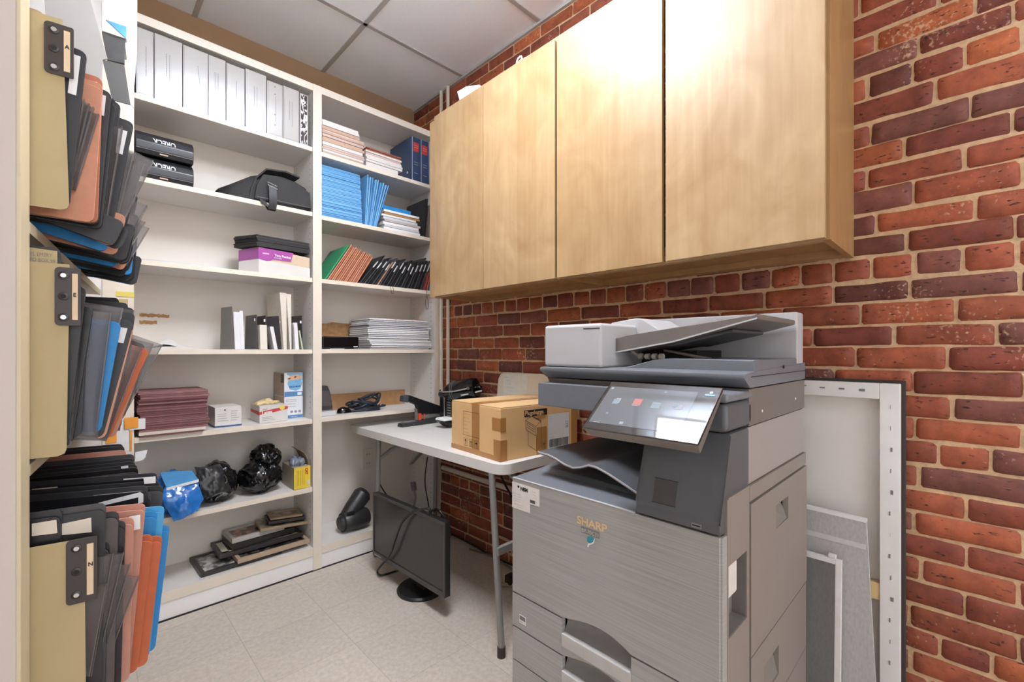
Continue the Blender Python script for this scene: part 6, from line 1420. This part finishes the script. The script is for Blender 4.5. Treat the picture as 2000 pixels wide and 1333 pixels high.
# ---- middle row
g2 = 'folders on the middle file shelf'
mid = [(.012, (120, 880), (119, 485), 'labelcard', FBLACK, None), (.02, (132, 870), (168, 560), 'black', FBLACK, None), (.035, (138, 868), (160, 590), 'clear', DKB, None), (.05, (140, 872), (182, 600), 'black', DKB, None), (.065, (158, 855), (172, 625), 'black', FBLACK, None),
       (.08, (188, 850), (218, 612), 'clear', FBLACK, None), (.10, (196, 846), (237, 630), 'blue', FBLUE, None), (.118, (190, 858), (240, 602), 'clear', DKB, None), (.14, (200, 856), (262, 628), 'black', FBLACK, (.8, .93, .016)),
       (.16, (205, 858), (262, 640), 'copper', M('copper_pink', (208, 156, 132), .7, .05, 40), None), (.18, (203, 862), (242, 676), 'clear', FBLACK, None), (.20, (206, 862), (258, 672), 'clear', PAPER2, None),
       (.225, (208, 862), (279, 680), 'clear', DKB, None), (.25, (212, 860), (293, 684), 'copper', M('copper_deep', (184, 96, 60), .7, .06, 40), None), (.27, (224, 856), (286, 692), 'copper', COPPER, None),
       (.30, (240, 818), (318, 674), 'clear', FBLACK, None), (.34, (244, 812), (300, 672), 'clear', PAPER2, None), (.42, (232, 846), (264, 612), 'black', FBLACK, None), (.52, (234, 842), (262, 606), 'clear', DKB, None), (.64, (236, 838), (262, 602), 'black', DKB, None), (.78, (236, 832), (250, 592), 'black', FBLACK, None), (.92, (236, 828), (232, 582), 'black', FBLACK, None)]
cnt = {}
for i, (s, b, t_, kind, colr, tb_) in enumerate(mid):
    k2 = 'black' if kind == 'labelcard' else kind; cnt[k2] = cnt.get(k2, 0) + 1
    nm = {'black': 'black file folder', 'clear': 'clear plastic pocket', 'copper': 'copper brown folder', 'blue': 'bright blue folder'}[k2]
    t = folder(s, b, t_, k2, (nm + ' on the middle file shelf, ' + nth(cnt[k2]) + ' behind the E card') if kind != 'labelcard' else 'black folder with a handwritten cream label above the E card', g2, th=room(mid, i, .013), tab=tb_, col=colr)
    if kind == 'labelcard':
        (n0, z1), (n1, z0) = atS(40, 481, s - .001), atS(112, 516, s - .001)
        lc = MB().prism([FS(s - .002, n0, z0), FS(s - .002, n1, z0), FS(s - .002, n1, z1 - .003), FS(s - .002, n0, z1)], UU * .0012).build('label', CARD, t)
        q = atS(59, 499, s - .003); text('YL EMERY', FS(s - .0024, q[0] - .001, q[1]), NN, (0, 0, 1), .0102, GINK, lc, th=.0003, sx=.68)
        q = atS(59, 510, s - .003); text('PO BOX 99', FS(s - .0024, q[0] - .001, q[1]), NN, (0, 0, 1), .0102, GINK, lc, th=.0003, sx=.68)
# ---- lowest row: outer top corners seen from above
g3 = 'folders on the lowest file shelf'
low = [(.02, 120, 996, .02, 'black', None), (.034, 207, 984, .1, 'black', (.86, .965, .05)), (.05, 214, 1060, .085, 'black', None), (.06, 232, 1000, .11, 'black', None), (.075, 245, 1018, .115, 'black', (.82, .93, .02)), (.095, 262, 1012, .14, 'copper', None),
       (.125, 285, 985, .165, 'copper', (.84, .93, .025)), (.15, 300, 1046, .175, 'copperdeep', None), (.165, 318, 1048, .185, 'copperdeep', None), (.185, 308, 1000, .17, 'blue', None), (.20, 322, 990, .19, 'bluelight', None), (.22, 332, 1028, .2, 'blue', None),
       (.245, 290, 950, .17, 'black', (.9, .97, .09)), (.27, 296, 962, .18, 'black', (.86, .95, .02)), (.295, 320, 950, .2, 'black', None), (.33, 312, 940, .19, 'black', None), (.37, 308, 925, .19, 'black', (.92, .975, .06)), (.42, 275, 930, .16, 'copper', (.93, .975, .05)), (.48, 270, 914, .14, 'black', None),
       (.54, 268, 908, .135, 'black', None), (.60, 264, 902, .13, 'black', (.93, .97, .02)), (.68, 262, 888, .125, 'black', None), (.76, 246, 880, .11, 'copper', None), (.85, 243, 872, .09, 'black', None), (.95, 240, 868, .08, 'black', None)]
colm = {'black': FBLACK, 'copper': M('copper_rose', (186, 132, 114), .7, .05, 50), 'copperdeep': M('copper_deep', (0, 0, 0)), 'blue': FBLUE, 'bluelight': M('folder_blue_light', (72, 158, 206), .55, .06, 30)}
cnt = {}; CHAR = M('folder_charcoal', (66, 64, 66), .4, .1, 25)
for i, (s, px, py, bn, kind, tb_) in enumerate(low):
    nm = {'black': 'black file folder', 'copper': 'rose copper folder', 'copperdeep': 'rust orange folder', 'blue': 'blue folder', 'bluelight': 'light blue folder'}[kind]; cnt[kind] = cnt.get(kind, 0) + 1
    nt, zt = atS(px, py, s); zb = .462 if i < 6 or s > .3 else .445
    t = thing('file_folder', nm + ' on the lowest file shelf, ' + nth(cnt[kind]) + ' behind the N card', 'folder', tuple(FS(s, bn - .1, zb)), 0, g3)
    nb = min(nt - .004, nt - (.03 if s > .1 and s < .4 else .008))
    m = colm[kind]; m2 = m
    if kind == 'black': m, m2 = [(FBLACK, DKB), (CHAR, FBLACK), (DKB, CHAR), (FBLACK, SMK)][i % 4]
    slabsheet(s, nb, zb, nt - .001, zt - .012, .26, .0045, m2, 'front_leaf', t); slabsheet(s + .0075, nb, zb, nt, zt, .26, .0045, m, 'back_leaf', t)
    slabsheet(s + .005, nb - .02, zb + .004, nt - .02, zt - .03, .22, .002, PAPER2, 'paper_bundle', t)
    if tb_:
        a, b, wd = tb_; o = Vector((nb, zb)); v = Vector((nt - nb, zt - zb)); iw = Vector((-v.y, v.x)).normalized()
        q = [o + v * a + iw * .012, o + v * b + iw * .012, o + v * b + iw * (.012 + wd), o + v * a + iw * (.012 + wd)]
        MB().prism([FS(s + .0062, p.x, p.y) for p in q], UU * .0009).build('label', PAPER, t)
# written labels and bright paper edges showing between the lowest folders
def lowlabel(s, pts, m, label, cat='label', nm='paper_label'):
    P = [FS(s, *atS(x, y, s)) for x, y in pts]
    tag(MB().prism(P, UU * .0008).build(nm, m, None, P[0]), label, cat)
CRL = M('label_cream', (214, 204, 190), .7, .04, 40)
lowlabel(.0182, [(62, 1024), (110, 1016), (112, 1042), (62, 1048)], CRL, 'cream label on the black folder directly above the N card')
lowlabel(.0322, [(121, 1024), (178, 1012), (179, 1040), (121, 1046)], CRL, 'cream label on the second black folder above the N card')
lowlabel(.2432, [(192, 983), (274, 962), (280, 966), (280, 982), (270, 984), (270, 972), (194, 990)], PAPER, 'long white label edge along a black folder in the lowest row')
lowlabel(.118, [(252, 1010), (274, 1006), (274, 1034), (254, 1038)], PAPER, 'white label on the rose copper folder of the lowest row')
lowlabel(.44, [(62, 944), (212, 930), (212, 933), (62, 951)], CRL, 'thin cream paper edge running across the lowest black folders')
lowlabel(.36, [(62, 956), (112, 951), (113, 957), (62, 962)], CRL, 'short cream tab at the left end of the lowest folders')
lowlabel(.31, [(280, 934), (304, 931), (304, 944), (282, 946)], PAPER, 'white label on the black folder nearest the blue packet')
lowlabel(.52, [(236, 912), (250, 910), (251, 915), (237, 917)], PAPER, 'small white tab window on a far folder of the lowest row')
# clear pockets drooping in front of the lowest row
for i, (s, b, t_, cl) in enumerate(((.030, (180, 1320), (222, 1085), DKB), (.044, (186, 1325), (242, 1083), FBLACK), (.058, (190, 1330), (255, 1104), DKB), (.07, (196, 1333), (272, 1128), M('smoke_card', (104, 94, 90), .6)), (.014, (176, 1320), (208, 1145), FBLACK))):
    folder(s, b, t_, 'clear', ('clear plastic pocket drooping behind the N card, ' + nth(i + 1) + ' from the card'), 'clear pockets behind the N card', th=.009, w=.2, col=cl)
tag(MB().prism([FS(.10, *atS(x, y, .10)) for x, y in ((226, 1268), (247, 1250), (244, 1300), (236, 1345), (218, 1345))], UU * .002).build('plastic_sheet', M('film_white', (220, 220, 222), .35, .04, 20, .3), None, FS(.10, .1, .3)), 'white plastic sheet hanging under the copper folders near the floor', 'sheet')
# papers and sticky notes on the stile beside the files
def stick(px0, py0, px1, py1, m, name, label, cat, group=None, y=YF - .006):
    a, b = onY(px0, py0, y), onY(px1, py1, y)
    return tag(MB().box(a.x, b.x, y, y + .0012, b.z, a.z).build(name, m, None, ((a.x + b.x) / 2, y, b.z)), label, cat, group)
YN_ = M('note_yellow', (222, 204, 96), .7); ON_ = M('note_orange', (238, 156, 56), .7)
stick(226, 569, 262, 581, YN_, 'sticky_note', 'yellow paper strip on the bookcase stile above the middle files', 'note')
stick(232, 584, 250, 596, M('note_tan', (190, 170, 120), .7), 'sticky_note', 'tan paper scrap on the bookcase stile under the yellow strip', 'note')
stick(212, 828, 252, 880, PAPER, 'paper_sheet', 'white paper taped on the bookcase stile below the middle files', 'paper')
stick(252, 820, 284, 838, PAPER, 'paper_sheet', 'small white paper under the orange sticky note', 'paper', y=YF - .009)
stick(243, 817, 270, 836, ON_, 'sticky_note', 'orange sticky note on the bookcase stile beside the maroon folders', 'note', y=YF - .0115)
stick(207, 847, 228, 865, ON_, 'sticky_note', 'orange sticky note behind the lower ends of the middle files', 'note', y=YF - .0085)
stick(254, 830, 258, 880, ON_, 'sticky_note', 'narrow orange strip on the bookcase stile', 'note', y=YF - .0085)
pp = thing('paper_sheet', 'white paper fan sticking out beside the lowest files', 'paper', tuple(onY(270, 890, YF - .01)))
for k in range(3):
    MB().prism([onY(264, 884 + k * 5, YF - .012 - k * .002), onY(288 - k * 2, 879 + k * 7, YF - .012 - k * .002), onY(284 - k * 2, 895 + k * 2, YF - .012 - k * .002), onY(264, 903, YF - .012 - k * .002)], (0, .001, 0)).build('sheet', PAPER, pp)
# ---- things lying on top of the upper files
ST = .42
def poly(s, pts, th, m, name, parent=None, base=None):
    return MB().prism([FS(s, *atS(x, y, s)) for x, y in pts], UU * th, .0008).build(name, m, parent, base)
o = poly(.30, [(84, -40), (178, -40), (176, 0), (210, 115), (200, 116), (196, 190), (100, 190)], .004, M('sheet_grey_white', (168, 166, 162), .6, .01, 6), 'white_board', None, tuple(FS(.30, 0, 1.8)))
tag(o, 'large plain white card standing behind the A divider card', 'card')
bx_ = thing('white_carton', 'white carton with blue swirl print piled on the upper files', 'box', tuple(FS(ST, .1, 1.86)))
poly(ST, [(199, -40), (248, -40), (247, 76), (199, 60)], .12, WCT, 'body', bx_)
poly(ST - .0012, [(206, 38), (247, 52), (246, 75)], .001, M('swirl_blue', (84, 158, 206), .45, .25, 40), 'blue_print', bx_)
dk = thing('dark_sleeve', 'dark grey sleeve and flap hanging below the white carton', 'sleeve', tuple(FS(ST, .1, 1.8)))
poly(ST + .003, [(199, 63), (244, 77), (243, 124), (209, 117)], .01, M('sleeve_grey', (72, 71, 72), .6, .12, 40), 'sleeve', dk)
poly(ST - .003, [(200, 116), (243, 127), (255, 205), (219, 195)], .004, M('flap_grey', (92, 91, 90), .6, .05, 30), 'flap', dk)
ws_ = thing('white_envelope', 'white envelope edge hanging behind the dark grey flap', 'envelope', tuple(FS(ST + .02, .1, 1.8)))
poly(ST + .02, [(243, 74), (248, 76), (262, 165), (262, 212), (256, 204)], .006, PAPER, 'body', ws_)
wbg = tag(poly(ST + .14, [(247, -40), (268, -40), (267, 100), (262, 160), (258, 150), (249, 80)], .02, M('white_film', (228, 229, 232), .3, .03, 20, .4), 'plastic_bag', None, tuple(FS(ST + .14, .2, 1.86))), 'white plastic bag edge beside the leftmost ring binder', 'bag')
folder(.01, (80, 300), (88, 22), 'copper', 'tan folder edge rising behind the top of the A card', g1, th=.008, w=.1, col=M('folder_khaki', (170, 150, 116), .7))
